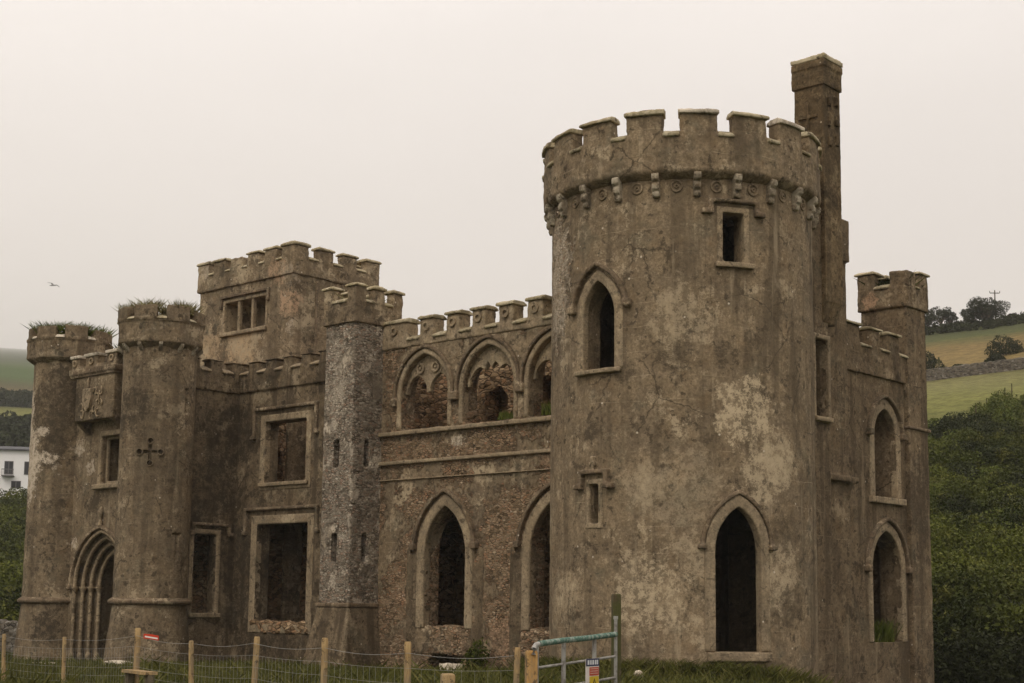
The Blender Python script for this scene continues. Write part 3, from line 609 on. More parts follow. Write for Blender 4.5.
for i, c in enumerate(UA):
    surround(T, hall, arch(1.08, 7.42, 8.55, 9.85, c=c), arch(1.08, 7.42, 8.55, 9.85, .18, c=c), -.04, .3)
    hood_arch(T, hall, 1.08, 8.55, 9.85, .2, .31, c=c, zlow=8.4, proud=.11, drop=.2)
    # what is left of the tracery: a plate with two lancet heads and a pendant between them
    bm = nb(); L = arch(1.09, 8.45, 8.55, 9.87, c=c); prism(bm, T, L, .2, .36); cut = nb()
    for s in (-1, 1):
        prism(cut, T, arch(.46, 7.2, 8.6, 9.2 if i != 2 else 9.15, c=c+s*.53), -.5, 1.)
    if i == 1: prism(cut, T, [(c-.2, 8.2), (c-.33, 9.1), (c-.12, 9.35), (c+.05, 9.12), (c+.22, 9.4), (c+.35, 9.0), (c+.2, 8.2)], -.5, 1.)
    if i == 2: prism(cut, T, [(c+.3, 8.3), (c+.4, 9.0), (c+.7, 9.05), (c+.8, 8.3)], -.5, 1.)
    prism(cut, T, [(c-1.2, 8.3), (c-1.2, 8.62), (c+1.2, 8.60), (c+1.2, 8.3)], -.5, 1.)
    tr = finish(bm, 'tracery', M['trim'], hall, vox=.03, disp=.05, ds=.25, fine=.02, cut=cut)
    for s in ((-.33, .36) if i == 0 else (-.35,) if i == 2 else ()):
        bm = nb(); strip(bm, T, ring(c+s, 9.42, .10), ring(c+s, 9.42, .19), .13, .22, True); strip(bm, T, ring(c+s, 9.42, .01), ring(c+s, 9.42, .05), .13, .22, True); finish(bm, 'rosette', M['trim'], hall, vox=.02, disp=.02, ds=.1)
for c in LA:
    surround(T, hall, arch(.9, 1.0, 3.35, 4.85, c=c), arch(.9, 1.0, 3.35, 4.85, .34, c=c), -.035, .3)
    hood_arch(T, hall, .9, 3.35, 4.85, .40, .52, c=c, zlow=3.6, proud=.14)
    for s in (-1, 1):
        bm = nb(); tbox(bm, T, c+s*1.45-.26, c+s*1.45+.26, -.5, 3.5, -.012, .1); finish(bm, 'render_band', M['plaster'], hall, vox=.04, disp=.04, ds=.4)
    bm = nb(); tbox(bm, T, c-1.2, c+1.2, .2, .95, -.03, .3); tbox(bm, T, c-.8, c+.9, .8, 1.08, -.0, .5); finish(bm, 'broken_sill', M['centre'], hall, vox=.04, disp=.22, ds=.45, fine=.03)

# ---- tall square turret
bm = nb(); box(bm, 32.12, 34.1, 35.88, 37.35, 1.6, 11.05)
bs = [(31.78, 35.66), (34.3, 35.66), (34.3, 37.75), (31.78, 37.75)]; tp = [(32.14, 35.9), (34.1, 35.9), (34.1, 37.33), (32.14, 37.33)]
A = [bm.verts.new((x, y, -.6)) for x, y in bs]; B = [bm.verts.new((x, y, 1.7)) for x, y in tp]
bm.faces.new(A[::-1]); bm.faces.new(B)
for i in range(4): bm.faces.new((A[i], A[(i+1) % 4], B[(i+1) % 4], B[i]))
bm2 = nb(); 
for z0, z1 in ((3.08, 4.02), (6.19, 7.1)): box(bm2, 31.8, 32.5, 36.54, 36.80, z0, z1)
box(bm2, 32.66, 32.88, 35.5, 36.25, 3.08, 4.02); box(bm2, 32.66, 32.88, 35.5, 36.25, 6.2, 7.1)
bmesh.ops.recalc_face_normals(bm, faces=bm.faces)
tur = finish(bm, 'square_turret', M['turret'], castle, vox=.04, disp=.05, ds=.5, fine=.03, cut=bm2, label='slender square turret of flaking whitish roughcast with slit windows')
square_parapet(tur, 32.12, 34.1, 35.88, 37.35, 10.97, 11.75, 12.17, 3, 2, .46, mat='keep_render')
bm = nb(); box(bm, 32.04, 34.2, 35.80, 37.43, 1.62, 1.76); ledge(tur, bm)
bm = nb(); tp_ = [(31.72, 35.60), (31.72, 37.8)]
A = [bm.verts.new((x, y, -.6)) for x, y in ((31.74, 35.62), (34.3, 35.62), (34.3, 37.79), (31.74, 37.79))]; B = [bm.verts.new((x, y, 1.64)) for x, y in ((32.08, 35.84), (34.12, 35.84), (34.12, 37.39), (32.08, 37.39))]
bm.faces.new(A[::-1]); bm.faces.new(B)
for i in range(4): bm.faces.new((A[i], A[(i+1) % 4], B[(i+1) % 4], B[i]))
finish(bm, 'battered_base', M['plaster'], tur, vox=.05, disp=.04, ds=.5)

# ---- recessed wall
bm = nb(); T = fX(33.4); tbox(bm, T, 37.1, 43.7, -1.8, 9.45, 0, .6); cut = nb()
prism(cut, T, rect_pts(39.72, 42.0, 6.0, 8.2), -.5, 1.5); prism(cut, T, rect_pts(39.5, 42.3, 1.0, 4.52), -.5, 1.5)
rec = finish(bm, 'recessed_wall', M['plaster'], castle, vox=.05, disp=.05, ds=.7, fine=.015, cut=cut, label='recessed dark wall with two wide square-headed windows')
wall_parapet(rec, T, 37.2, 43.6, 9.37, 10.12, 10.45, [(39.06, 39.54), (40.02, 40.58), (41.02, 41.5), (42.03, 42.5), (43.02, 43.5), (38.1, 38.6)], capmat='plaster', capover=.02, ch=.06)
surround(T, rec, rect_pts(39.72, 42.0, 6.0, 8.2), rect_pts(39.72, 42.0, 6.0, 8.2, .26), -.03, .25, closed=True)
surround(T, rec, rect_pts(39.5, 42.3, 1.0, 4.52), rect_pts(39.5, 42.3, 1.0, 4.52, .32), -.03, .25, closed=True)
hood_rect(T, rec, 39.16, 42.59, 8.74, 7.7, wd=.12); hood_rect(T, rec, 38.98, 42.92, 5.13, 4.25, wd=.12)
sill(T, rec, 39.5, 42.2, 5.86, 6.0); 
bm = nb(); tbox(bm, T, 39.3, 42.5, .7, 1.1, -.05, .5); finish(bm, 'broken_sill', M['rubble'], rec, vox=.045, disp=.3, ds=.4, fine=.03)

# ---- porch side wall
bm = nb(); T = fY(43.58); tbox(bm, T, 30.4, 33.5, -1.8, 9.4, 0, .5); cut = nb(); prism(cut, T, rect_pts(31.62, 32.6, 1.36, 4.16), -.5, 1.2)
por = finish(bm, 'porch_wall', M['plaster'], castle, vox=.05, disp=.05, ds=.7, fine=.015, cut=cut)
wall_parapet(por, T, 30.6, 33.4, 9.35, 10.12, 10.45, [(31.54, 32.02), (32.51, 33.01)], capmat='plaster', capover=.02, ch=.06)
surround(T, por, rect_pts(31.62, 32.6, 1.36, 4.16), rect_pts(31.62, 32.6, 1.36, 4.16, .18), -.03, .2, closed=True)
hood_rect(T, por, 31.5, 33.1, 4.56, 4.2, wd=.11); sill(T, por, 31.45, 32.8, 1.2, 1.36)

# ---- keep
kx0, kx1, ky0, ky1 = 35.58, 39.9, 43.35, 49.3
bm = nb(); box(bm, kx0, kx1, ky0, ky1, -1.8, 14.4)
cut = nb(); box(cut, 35.2, 36.6, 44.98, 47.58, 12.45, 13.64)
keep = finish(bm, 'keep_tower', M['keep_render'], castle, vox=.055, disp=.06, ds=.7, fine=.02, cut=cut, label='square keep tower at the back with a three-light window')
square_parapet(keep, kx0, kx1, ky0, ky1, 14.28, 15.0, 15.42, 4, 6, .74, mat='keep_render')
T = fX(kx0)
surround(T, keep, rect_pts(44.98, 47.58, 12.45, 13.64), rect_pts(44.98, 47.58, 12.45, 13.64, .12), -.03, .15, closed=True)
for u in (45.85, 46.72): bm = nb(); tbox(bm, T, u-.07, u+.07, 12.42, 13.67, .02, .2); finish(bm, 'mullion', M['trim'], keep, vox=.03, disp=.02)
hood_rect(T, keep, 44.8, 47.76, 13.94, 13.5, wd=.11, proud=.12, foot=.02); sill(T, keep, 44.85, 47.75, 12.26, 12.42)
bm = nb(); tube(bm, [(36.63, 43.20, 14.2), (36.63, 43.20, 12.3), (36.63, 43.22, 10.3)], .05); finish(bm, 'down_pipe', M['trim_dark'], keep)

# ---- gatehouse: two round towers and the wall between them
GL = [(30.3, 44.2), (30.3, 50.2)]; gts = []
for gi, C in enumerate(GL):
    bm = nb(); lathe(bm, C, [(1.28, 1.7), (1.28, 11.0), (.9, 11.0), (.9, 1.7)], n=72)
    cut = None
    if gi == 0:
        cut = nb(); T = fT(C, 1.28, -9.5); tbox(cut, T, -.05, .05, 6.5, 7.25, -.3, .14); tbox(cut, T, -.36, .36, 6.82, 6.92, -.3, .14)
        for u, z in ((-.36, 6.86), (.36, 6.86), (0, 6.48), (0, 7.26)): prism(cut, T, ring(u, z, .085, 12), -.3, .14)
        T = fT(C, 1.28, 49); tbox(cut, T, -.06, .06, 8.3, 9.2, -.3, .1); tbox(cut, T, -.2, .2, 9.12, 9.2, -.3, .1)
        T = fT(C, 1.28, 40); tbox(cut, T, -.06, .06, 3.14, 4.1, -.3, .1); tbox(cut, T, -.2, .2, 4.02, 4.1, -.3, .1)
    gt = finish(bm, 'gate_tower', M['gate_render'], castle, vox=.033, disp=.04, ds=.6, fine=.012, cut=cut, label=('near slim round gate tower with an incised cross', 'far slim round gate tower streaked with white and dark stains')[gi])
    gts.append(gt)
    if gi == 0:
        T = fT(C, 1.28, -9.5)
        for u, z in ((-.36, 6.87), (.36, 6.87), (0, 6.48), (0, 7.26)): bm = nb(); strip(bm, T, ring(u, z, .085), ring(u, z, .125), -.02, .08, True); finish(bm, 'cross_boss', M['gate_render'], gt, vox=.018, disp=.015, ds=.1)
    bm = nb(); lathe(bm, C, [(1.54, -.9), (1.27, 1.72), (.9, 1.72), (.9, -.7)], n=60); finish(bm, 'battered_base', M['gate_render'], gt, vox=.045, disp=.05, ds=.5)
    bm = nb(); lathe(bm, C, [(1.30, 1.62), (1.42, 1.66), (1.44, 1.76), (1.30, 1.86), (1.2, 1.86), (1.2, 1.62)], n=60); ledge(gt, bm)
    # octagonal crown
    bm = nb(); off = (22.5, 8)[gi]; zb, zs, zt = ((10.72, 11.55, 12.05), (10.8, 11.56, 12.03))[gi]
    lathe(bm, C, [(1.26, zb-.22), (1.56, zb), (1.58, zb+.03), (1.58, zs), (1.2, zs), (1.2, zb-.22)], off, off+360, n=8)
    lathe(bm, C, [(1.62, zs-.07), (1.62, zs+.03), (1.2, zs+.06), (1.2, zs-.07)], off, off+360, n=8)
    for k in range(8):
        a = off+45*k; lathe(bm, C, [(1.55, zs), (1.55, zt-.03*((k*3) % 4)), (1.2, zt-.05*((k*5) % 3)), (1.2, zs)], a-16, a+16, 4)
    finish(bm, 'parapet', M['gate_render'], gt, vox=.035, disp=.06, ds=.3, fine=.02)
    for k in range(8):
        a = off+22.5+45*k; bm = nb(); lathe(bm, C, [(1.56, zs-.02), (1.5, zs+.07), (1.25, zs+.15), (1.22, zs-.02)], a-6.5, a+6.5, 4); finish(bm, 'crenel_sill', M['cap_white' if gi else 'cap'], gt, vox=.025, disp=.04, ds=.2)
    if gi == 0:
        for k in range(12):
            bm = nb(); T = fT(C, 1.28, 30*k); prof(bm, T, [(.05, zb), (-.22, zb), (-.2, zb-.1), (-.1, zb-.2), (-.02, zb-.3), (.05, zb-.3)], -.07, .07); finish(bm, 'corbel', M['corbel'], gt, vox=.022, disp=.03, ds=.15)
    bm = nb(); lathe(bm, C, [(1.22, zs-.1), (.01, zs-.05), (.01, zs-.2), (1.22, zs-.2)], n=24); finish(bm, 'tower_closing_slab', M['rubble'], gt)
WX = 30.0; T = fX(WX); AC = 46.95
bm = nb(); tbox(bm, T, 44.9, 49.4, -1.8, 9.6, 0, 1.3); cut = nb()
orders = [(1.72, 0.0), (1.52, .22), (1.32, .44), (1.12, .66)]
ZS, ZA_ = 2.25, 4.3
for i, (w, d) in enumerate(orders):
    prism(cut, T, arch(w, -.9, ZS, ZS+(ZA_-ZS)*(w/1.72)**.9, c=AC), -.5 if i == 0 else d-.01, d+.22 if i < 3 else 2.)
prism(cut, T, rect_pts(45.85, 47.15, 5.98, 7.72), -.5, 2.)
gw = finish(bm, 'gate_wall', M['gate_render'], castle, vox=.04, disp=.04, ds=.6, fine=.012, cut=cut, label='entrance wall with deeply moulded pointed doorway between the slim round towers')
for i, (w, d) in enumerate(orders):
    za = ZS+(ZA_-ZS)*(w/1.72)**.9
    bm = nb(); pts = [T(u, z, d+.03) for u, z in arch(w-.02, ZS, ZS, za, -.05, n=16, c=AC)]
    tube(bm, pts, .075, 8); finish(bm, 'arch_moulding', M['trim'], gw, vox=.025, disp=.02, ds=.2)
    for s in (-1, 1):
        bm = nb(); u = AC+s*(w-.07)
        tube(bm, [T(u, -.5, d+.03), T(u, -.2, d+.03), T(u, -.15, d+.03), T(u, ZS-.2, d+.03)], [.11, .11, .07, .07], 10)
        tube(bm, [T(u, .95, d+.03), T(u, 1.0, d+.03), T(u, 1.05, d+.03)], [.08, .095, .08], 10)
        tube(bm, [T(u, ZS-.2, d+.03), T(u, ZS-.05, d+.03), T(u, ZS, d+.03)], [.075, .15, .165], 10)
        finish(bm, 'colonnette', M['trim'], gw, vox=.025, disp=.015, ds=.2)
hood_arch(T, gw, 1.72, ZS, ZA_, .05, .17, c=AC, zlow=ZS, proud=.12)
bm = nb(); tube(bm, [T(AC, 4.45, -.08), T(AC, 4.7, -.08), T(AC, 4.95, -.08), T(AC, 5.15, -.06)], [.1, .05, .13, .03], 8); finish(bm, 'finial', M['trim'], gw, vox=.025, disp=.03, ds=.12)
surround(T, gw, rect_pts(45.85, 47.15, 5.98, 7.72), rect_pts(45.85, 47.15, 5.98, 7.72, .2), -.07, .3, closed=True)
surround(T, gw, rect_pts(45.95, 47.05, 6.08, 7.62), rect_pts(45.95, 47.05, 6.08, 7.62, .1), .15, .3, closed=True)
sill(T, gw, 45.5, 47.5, 5.78, 5.96, proud=.2)
bm = nb(); box(bm, 29.45, 30.05, 45.75, 48.25, 8.28, 10.1); prof(bm, T, [(-.53, 8.3), (0.02, 7.8), (.05, 8.3)], 48.0, 48.25); prof(bm, T, [(-.53, 8.3), (0.02, 7.8), (.05, 8.3)], 45.8, 46.0)
boxp = finish(bm, 'heraldic_panel', M['gate_render'], gw, vox=.035, disp=.03, ds=.5, fine=.012)
bm = nb(); box(bm, 29.33, 30.3, 45.65, 48.6, 10.02, 10.22); box(bm, 29.38, 30.3, 45.7, 48.6, 9.9, 10.05); ledge(gw, bm)
bm = nb(); T2 = fX(29.45)
sh = [(47.35-.26, 9.45), (47.35+.26, 9.45), (47.35+.26, 9.0), (47.35+.15, 8.72), (47.35, 8.58), (47.35-.15, 8.72), (47.35-.26, 9.0)]
prism(bm, T2, sh, -.12, .02)
tube(bm, [T2(47.35, 9.5, -.03), T2(47.35, 9.75, -.06), T2(47.3, 9.85, -.03)], .06, 6)
for k, (u, z) in enumerate(((46.9, 9.3), (46.75, 9.05), (46.55, 9.3), (46.95, 8.7), (46.7, 8.55), (47.1, 8.48), (46.5, 8.85), (47.75, 8.75), (47.7, 8.5))):
    q = [T2(u+.13*math.cos(a_*.9+k)*(1-a_*.12), z+.2*math.sin(a_*.9+k)*(1-a_*.1), -.04) for a_ in range(6)]; tube(bm, q, .035, 6)
finish(bm, 'shield_relief', M['trim'], gw, vox=.02, disp=.03, ds=.12)
bm = nb(); T3 = fX(29.5)
for u0_, u1_ in ((45.75, 46.35), (47.0, 47.75), (48.2, 48.7)): tbox(bm, T3, u0_, u1_, 10.2, 10.68, 0, .35)
tbox(bm, T3, 45.75, 48.7, 10.2, 10.35, 0, .35)
finish(bm, 'parapet', M['gate_render'], gw, vox=.035, disp=.05, ds=.3)
for u0_, u1_ in ((45.75, 46.35), (47.0, 47.75), (48.2, 48.7)):
    bm = nb(); tbox(bm, T3, u0_-.06, u1_+.06, 10.66, 10.78, -.06, .42); finish(bm, 'merlon_cap', M['cap_white'], gw, vox=.025, disp=.04, ds=.2)
    bm = nb(); strip(bm, T3, ring((u0_+u1_)/2, 10.48, .07), ring((u0_+u1_)/2, 10.48, .14), -.05, .03, True); finish(bm, 'rosette', M['trim'], gw, vox=.018, disp=.02, ds=.1)

# ---- inner walls of bare rubble, seen through the openings
def inner(name, boxes, cuts=(), mat='rubble', ragged=None):
    bm = nb()
    for b_ in boxes: box(bm, *b_)
    cut = None
    if cuts:
        cut = nb()
        for T_, p_ in cuts: prism(cut, T_, p_, -1, 2)
    return finish(bm, name, M[mat], castle, vox=.07, disp=.16, ds=.5, fine=.05, cut=cut)
inner('inner_wall', [(36.4, 37.0, 27.2, 30.1, -1.8, 10.9), (36.4, 37.0, 30.1, 32.3, -1.8, 10.5), (36.4, 37.0, 32.3, 34.3, -1.8, 10.75), (36.4, 37.0, 34.3, 43.4, -1.8, 10.4), (36.1, 36.5, 29.2, 29.7, 6.0, 9.6), (36.15, 36.5, 33.8, 34.1, 7, 9.8)],
      [(fX(36.4), arch(.5, -.9, 2.9, 3.7, c=35.3)), (fX(36.4), [(33.0, 7.9), (33.0, 8.7), (33.3, 9.1), (33.8, 8.9), (33.9, 7.9)]), (fX(36.4), [(36.4, 8.3), (36.5, 9.3), (37.0, 9.5), (37.3, 8.9), (37.2, 8.2)]), (fX(36.4), [(34.5, 8.9), (34.5, 9.5), (35.0, 9.6), (35.1, 8.9)]), (fX(36.4), rect_pts(31.0, 31.6, 8.3, 9.2)), (fX(36.4), arch(.6, 6.6, 7.4, 7.9, c=42.0)), (fX(36.4), arch(.7, -.9, 2.6, 3.4, c=41.2)), (fX(36.4), arch(.5, -.9, 2.6, 3.4, c=29.2))])
inner('inner_wall', [(37.06, 37.5, 27.5, 38.0, -1.8, 10.3)])
inner('cross_wall', [(34.0, 36.5, 36.2, 36.8, -1.8, 9.2)])
inner('cross_wall', [(34.1, 36.5, 43.5, 44.0, -1.8, 9.6)], [(fY(43.5), arch(.33, 6.25, 7.0, 7.55, c=35.15)), (fY(43.5), rect_pts(34.5, 35.1, 3.2, 3.5))])
inner('inner_wall', [(37.3, 46, 25.3, 25.9, -1.8, 9.0), (43.9, 44.5, 23.4, 60, -1.8, 9.2)], mat='rubble_red')
inner('gate_side_wall', [(31.5, 44.5, 50.9, 51.5, -1.8, 9.2), (33.6, 34.2, 44.0, 51, -1.8, 9.0)])
bm = nb(); box(bm, 31.2, 33.7, 44.0, 51, 9.0, 9.2); finish(bm, 'porch_shade_slab', M['rubble'], castle)  # added cover that blocks the sky so the gateway behind the arch stays dark
bm = nb(); box(bm, 34.05, 36.45, 27.3, 43.5, 5.1, 5.3); cut = nb(); box(cut, 34.3, 36, 29.5, 34.5, 4.5, 6); finish(bm, 'hall_shade_slab', M['rubble'], castle, vox=.08, disp=.2, ds=.5, cut=cut)  # added slab, no floor survives here; it dims the lower hall

# ------------------------------------------------------------------ weeds on the tower tops, ivy
def weeds(name, pts, h, mat, label, seed, w=.018, cat='weeds'):
    V = blades(pts, h, w, seed, .4 if 'top' in name else .18); c = np.array(pts).mean(0); o = qobj(V, name, M[mat], tuple(c)); tag(o, label, cat, kind='stuff'); return o
def disc(C, z, r, n, seed, th=None):
    r_ = np.random.default_rng(seed); a = r_.random(n)*math.tau; q = r*np.sqrt(.25+.75*r_.random(n)); k = 1+.0*a
    return np.stack([C[0]+q*np.cos(a), C[1]+q*np.sin(a), np.full(n, z)], 1)
def clump(P_): return np.array([p for p in P_ if mnoise.noise(Vector((p[0]*2.3, p[1]*2.3, 4))) > .0])
weeds('wall_top_weeds', clump(disc(GL[0], 11.82, 1.4, 5600, 1)), .40, 'dry', 'tufts of grass and weeds growing on top of the near slim gate tower', 1)
weeds('wall_top_weeds', clump(disc(GL[1], 11.78, 1.4, 5000, 2)), .38, 'leaf_bright', 'tufts of grass and weeds growing on top of the far slim gate tower', 2)
weeds('wall_top_weeds', [(30+random.random()*.5, 45.9+random.random()*.9, 10.5) for _ in range(250)], .5, 'leaf_bright', 'green weeds on the wall top between the two slim gate towers', 3)
weeds('wall_top_weeds', [(32.3+random.random()*1.5, 36.1+random.random()*1.0, 11.7) for _ in range(220)], .35, 'dry', 'dry weeds on top of the flaking square turret', 4)
weeds('wall_top_weeds', [(43.4+random.random()*1.2, 22.1+random.random()*1.1, 12.0) for _ in range(500)], .5, 'leaf', 'dark weeds between the merlons of the right corner turret', 5)
weeds('window_weeds', [(33.5+random.random()*.5, 28.6+random.random()*.35, 7.45) for _ in range(300)], .36, 'leaf_bright', 'green weeds in the upper arch beside the big round tower', 6)
weeds('window_weeds', [(33.5+random.random()*.5, 30.4+random.random()*.35, 7.45) for _ in range(260)], .25, 'leaf_bright', 'green weeds on the ledge of the middle upper arch', 7)
weeds('window_weeds', [(41.1+random.random()*1.5, 22.15+random.random()*.5, .75) for _ in range(700)], .6, 'leaf_bright', 'green weeds filling the foot of the lower side window', 8)
iv = leaves([(42.35, 23.9, 5.4), (42.4, 23.9, 7.0), (42.2, 23.9, 4.2), (42.1, 23.6, 2.2)], [(.4, .35, 1.1)]*3+[(.7, .5, 1.6)], [500, 500, 400, 900], .06, 3)
tag(qobj(iv, 'ivy', M['leaf'], (42.3, 23.9, 3.0)), 'ivy climbing inside the windows of the right side wall', 'ivy')
wd = leaves([(32.9, 31.0, .1), (32.8, 30.7, .3), (33.0, 31.3, -.1)], [(.3, .35, .5)]*3, [500, 300, 300], .05, 5)
tag(qobj(wd, 'nettle_clump', M['leaf'], (32.9, 31, -.4)), 'dark weed clump at the foot of the hall wall between its tall windows', 'plant')

# ------------------------------------------------------------------ grass around the ruin
def inside(x, y):
    if x > 33.2 and 21 < y < 51.5: return True
    if math.hypot(x-33.6, y-23.85) < 3.7: return True
    if x > 31.6 and 35.5 < y < 37.9: return True
    if x > 30 and y > 43.5 and y < 51: return True
    return any(math.hypot(x-c[0], y-c[1]) < 1.6 for c in GL)
pts = []
while len(pts) < 62000:
    h = random.uniform(.30, 1.16); r = 24+38*random.random()**.8
    x, y = r*math.cos(h), r*math.sin(h)
    if inside(x, y): continue
    if mnoise.noise(Vector((x*.5, y*.5, 3))) < random.uniform(-.9, .1): continue
    pts.append((x, y, ground(x, y)-.02))
V = blades(pts, .20, .013, 11, .4); tag(qobj(V, 'grass', M['blade']), 'rough green grass around the castle', 'grass', kind='stuff')
pts = []
for _ in range(9000):       # taller growth along the foot of the walls and the fence
    h = random.uniform(.32, 1.15); r = random.choice((27, 29, 31, 36, 42))+random.gauss(0, 2.5); x, y = r*math.cos(h), r*math.sin(h)
    if inside(x, y) or mnoise.noise(Vector((x*.8, y*.8, 9))) < .05 or (x > 29 and 29 < y < 35): continue
    pts.append((x, y, ground(x, y)-.02))
for _ in range(5000):
    a = random.uniform(-75, 75); v = cdir(TC, a); q = 3.75+abs(random.gauss(0, .35)); pts.append((TC[0]+q*v.x, TC[1]+q*v.y, ground(TC[0]+q*v.x, TC[1]+q*v.y)))
V = blades(pts, .38, .012, 12, .5); tag(qobj(V, 'tall_grass', M['blade']), 'taller tussocks along the wall foot', 'grass', kind='stuff')

# ------------------------------------------------------------------ fence, stile, gate
def P(px, d, z=0.):          # heading from the frame centre (px of 1024) at distance d
    px += (620-px)*.016; a = HEAD-math.atan((px-512)/1476); return Vector((d/math.cos(HEAD-a)*math.cos(a), d/math.cos(HEAD-a)*math.sin(a), z))
def wood_mat(name, a, b, green=None):
    g = G(name); g.local(); c = g.mix(g.rng(g.noise(6, 6, .7, v=g.map((3, 3, .5))), .35, .65), a, b)
    c = g.mix(g.rng(g.noise(2.2, 7, .75, v=g.map((2, 2, .6), (3, 0, 1))), .42, .62, 0, .7), c, (.20, .165, .115))
    c = g.mix(g.rng(g.noise(7, 5, .7, off=9), .56, .64, 0, .8), c, (.06, .045, .03))
    if green: c = g.mix(g.rng(g.noise(3, 6, .7, off=4), .42, .6), c, green)
    return g.done(c, g.bump(g.noise(12, 5, .6, v=g.map((4, 4, .4))), .5, .01))
M['post'] = wood_mat('sawn_softwood', (.30, .19, .085), (.50, .35, .17))
M['post_old'] = wood_mat('mossy_wood', (.05, .038, .022), (.11, .085, .05), (.07, .07, .025))
M['post_orange'] = wood_mat('fresh_orange_wood', (.36, .19, .06), (.55, .33, .12))
g = G('wire'); g.b.inputs['Metallic'].default_value = .6; g.b.inputs['Roughness'].default_value = .5; M['wire'] = g.done((.34, .33, .30))
g = G('galvanised'); g.b.inputs['Metallic'].default_value = .35; g.b.inputs['Roughness'].default_value = .5
M['galv'] = g.done(g.mix(g.rng(g.noise(9, 5), .4, .65), (.40, .385, .355), (.22, .20, .18)))
g = G('peeling_green_paint'); M['green'] = g.done(g.mix(g.rng(g.noise(14, 7, .75), .46, .58), (.085, .155, .12), (.27, .32, .27)), g.bump(g.noise(25, 4), .6, .004))
FP = [(-40, 34, .95, .045), (5, 32, 1.0, .043), (65, 30, 1.0, .042), (137, 26, 1.26, .055), (194, 25.4, 1.07, .045), (254, 23, 1.2, .048), (325, 20, 1.26, .047), (409, 18, 1.27, .045), (515, 18.6, 1.2, .040)]
fence = empty('wire_fence', P(254, 23, 0), 'long stock fence of round wooden posts and square wire mesh before the castle', 'fence')
tops = []
for i, (px, d, zt, r) in enumerate(FP):
    p = P(px, d); gz = ground(p.x, p.y); bm = nb(); n = 8
    lx, ly = random.uniform(-.09, .06), random.uniform(-.05, .05)
    k = [Vector((p.x+lx*t, p.y+ly*t, gz-.3+(zt-gz+.3)*t)) for t in (0, .3, .6, .9, .985, 1)]
    tube(bm, k, [r, r*1.02, r*.98, r*.97, r*.95, r*.8], 12); finish(bm, 'fence_post', M['post'], fence, label='thicker fence post beside the step' if i == 3 else None)
    tops.append((p, gz, zt))
def wires(a, b, top_a, top_b, name='wire_mesh', step=.16, hs=(0, .18, .36, .53, .68, .82)):
    bm = nb(); A, B = Vector(a), Vector(b); L = (B-A).length; r = .0019
    for h in hs:
        q = []
        for i in range(9):
            t = i/8; z = top_a+(top_b-top_a)*t-h-.05*math.sin(math.pi*t)*(.4 if h else 1); q.append((*(A+(B-A)*t).xy, z))
        tube(bm, q, r*(1.4 if h == 0 else 1), 4, False)
    n = int(L/step)
    for i in range(1, n):
        t = i/n; p = A+(B-A)*t; z = top_a+(top_b-top_a)*t-.05*math.sin(math.pi*t)*.4
        tube(bm, [(p.x, p.y, z-hs[1]+random.uniform(-.004, .004)), (p.x+random.uniform(-.01, .01), p.y, z-hs[-1])], r, 4, False)
    return finish(bm, name, M['wire'], fence)
tops = [(p, gz, min(zt, 1.10+(zt-1.1)*.5)) for p, gz, zt in tops]
for (p, gz, zt), (p2, g2, zt2) in zip(tops, tops[1:]):
    d = f0*-.05; wires(p+d, p2+d, zt-.05, zt2-.05)
# stile
p = P(137, 26); q = P(158, 25.2)
stile = empty('stile', (p+q)/2, 'low wooden step of a stile beside the thick fence post', 'stile')
v = (q-p).normalized(); nrm = Vector((-v.y, v.x, 0))
def plank(bm, a, b, w, z0, z1):
    t = (b-a).normalized(); n_ = Vector((-t.y, t.x, 0))*w/2
    pts_ = [a-n_, b-n_, b+n_, a+n_]; lo = [bm.verts.new((k.x, k.y, z0)) for k in pts_]; hi = [bm.verts.new((k.x, k.y, z1)) for k in pts_]
    bm.faces.new(lo[::-1]); bm.faces.new(hi)
    for i in range(4): bm.faces.new((lo[i], lo[(i+1) % 4], hi[(i+1) % 4], hi[i]))
bm = nb(); plank(bm, p-v*.1+nrm*-.12, q+v*.05+nrm*-.12, .22, .50, .55); finish(bm, 'step_board', M['post'], stile)
for k in (p+v*.03, q-v*.02):
    bm = nb(); plank(bm, k-v*.07+nrm*-.12, k+v*.07+nrm*-.12, .12, -.3, .495); finish(bm, 'leg', M['post_old'], stile)
# red and white marker on the wire
g = G('red_plastic'); M['red'] = g.done((.55, .06, .03)); g = G('white_plastic'); M['white'] = g.done((.78, .74, .68))
a, b = P(143, 25.6, 1.12), P(158, 25.5, 1.10)
bm = nb(); T_ = lambda u, z, d=0.: a+(b-a)*u+Vector((0, 0, z))-f0*d
prism(bm, T_, [(0, -.03), (0, .05), (.5, .055), (1, .04), (1, -.04), (.5, -.03)], -.01, .012); mk = finish(bm, 'marker_tag', M['red'], None, smooth=False); tag(mk, 'small red tag with a white stripe hung on the fence wire', 'tag')
bm = nb(); prism(bm, T_, [(.08, -.005), (.1, .02), (.95, .005), (.95, -.02)], .013, .017); finish(bm, 'white_stripe', M['white'], mk, smooth=False)
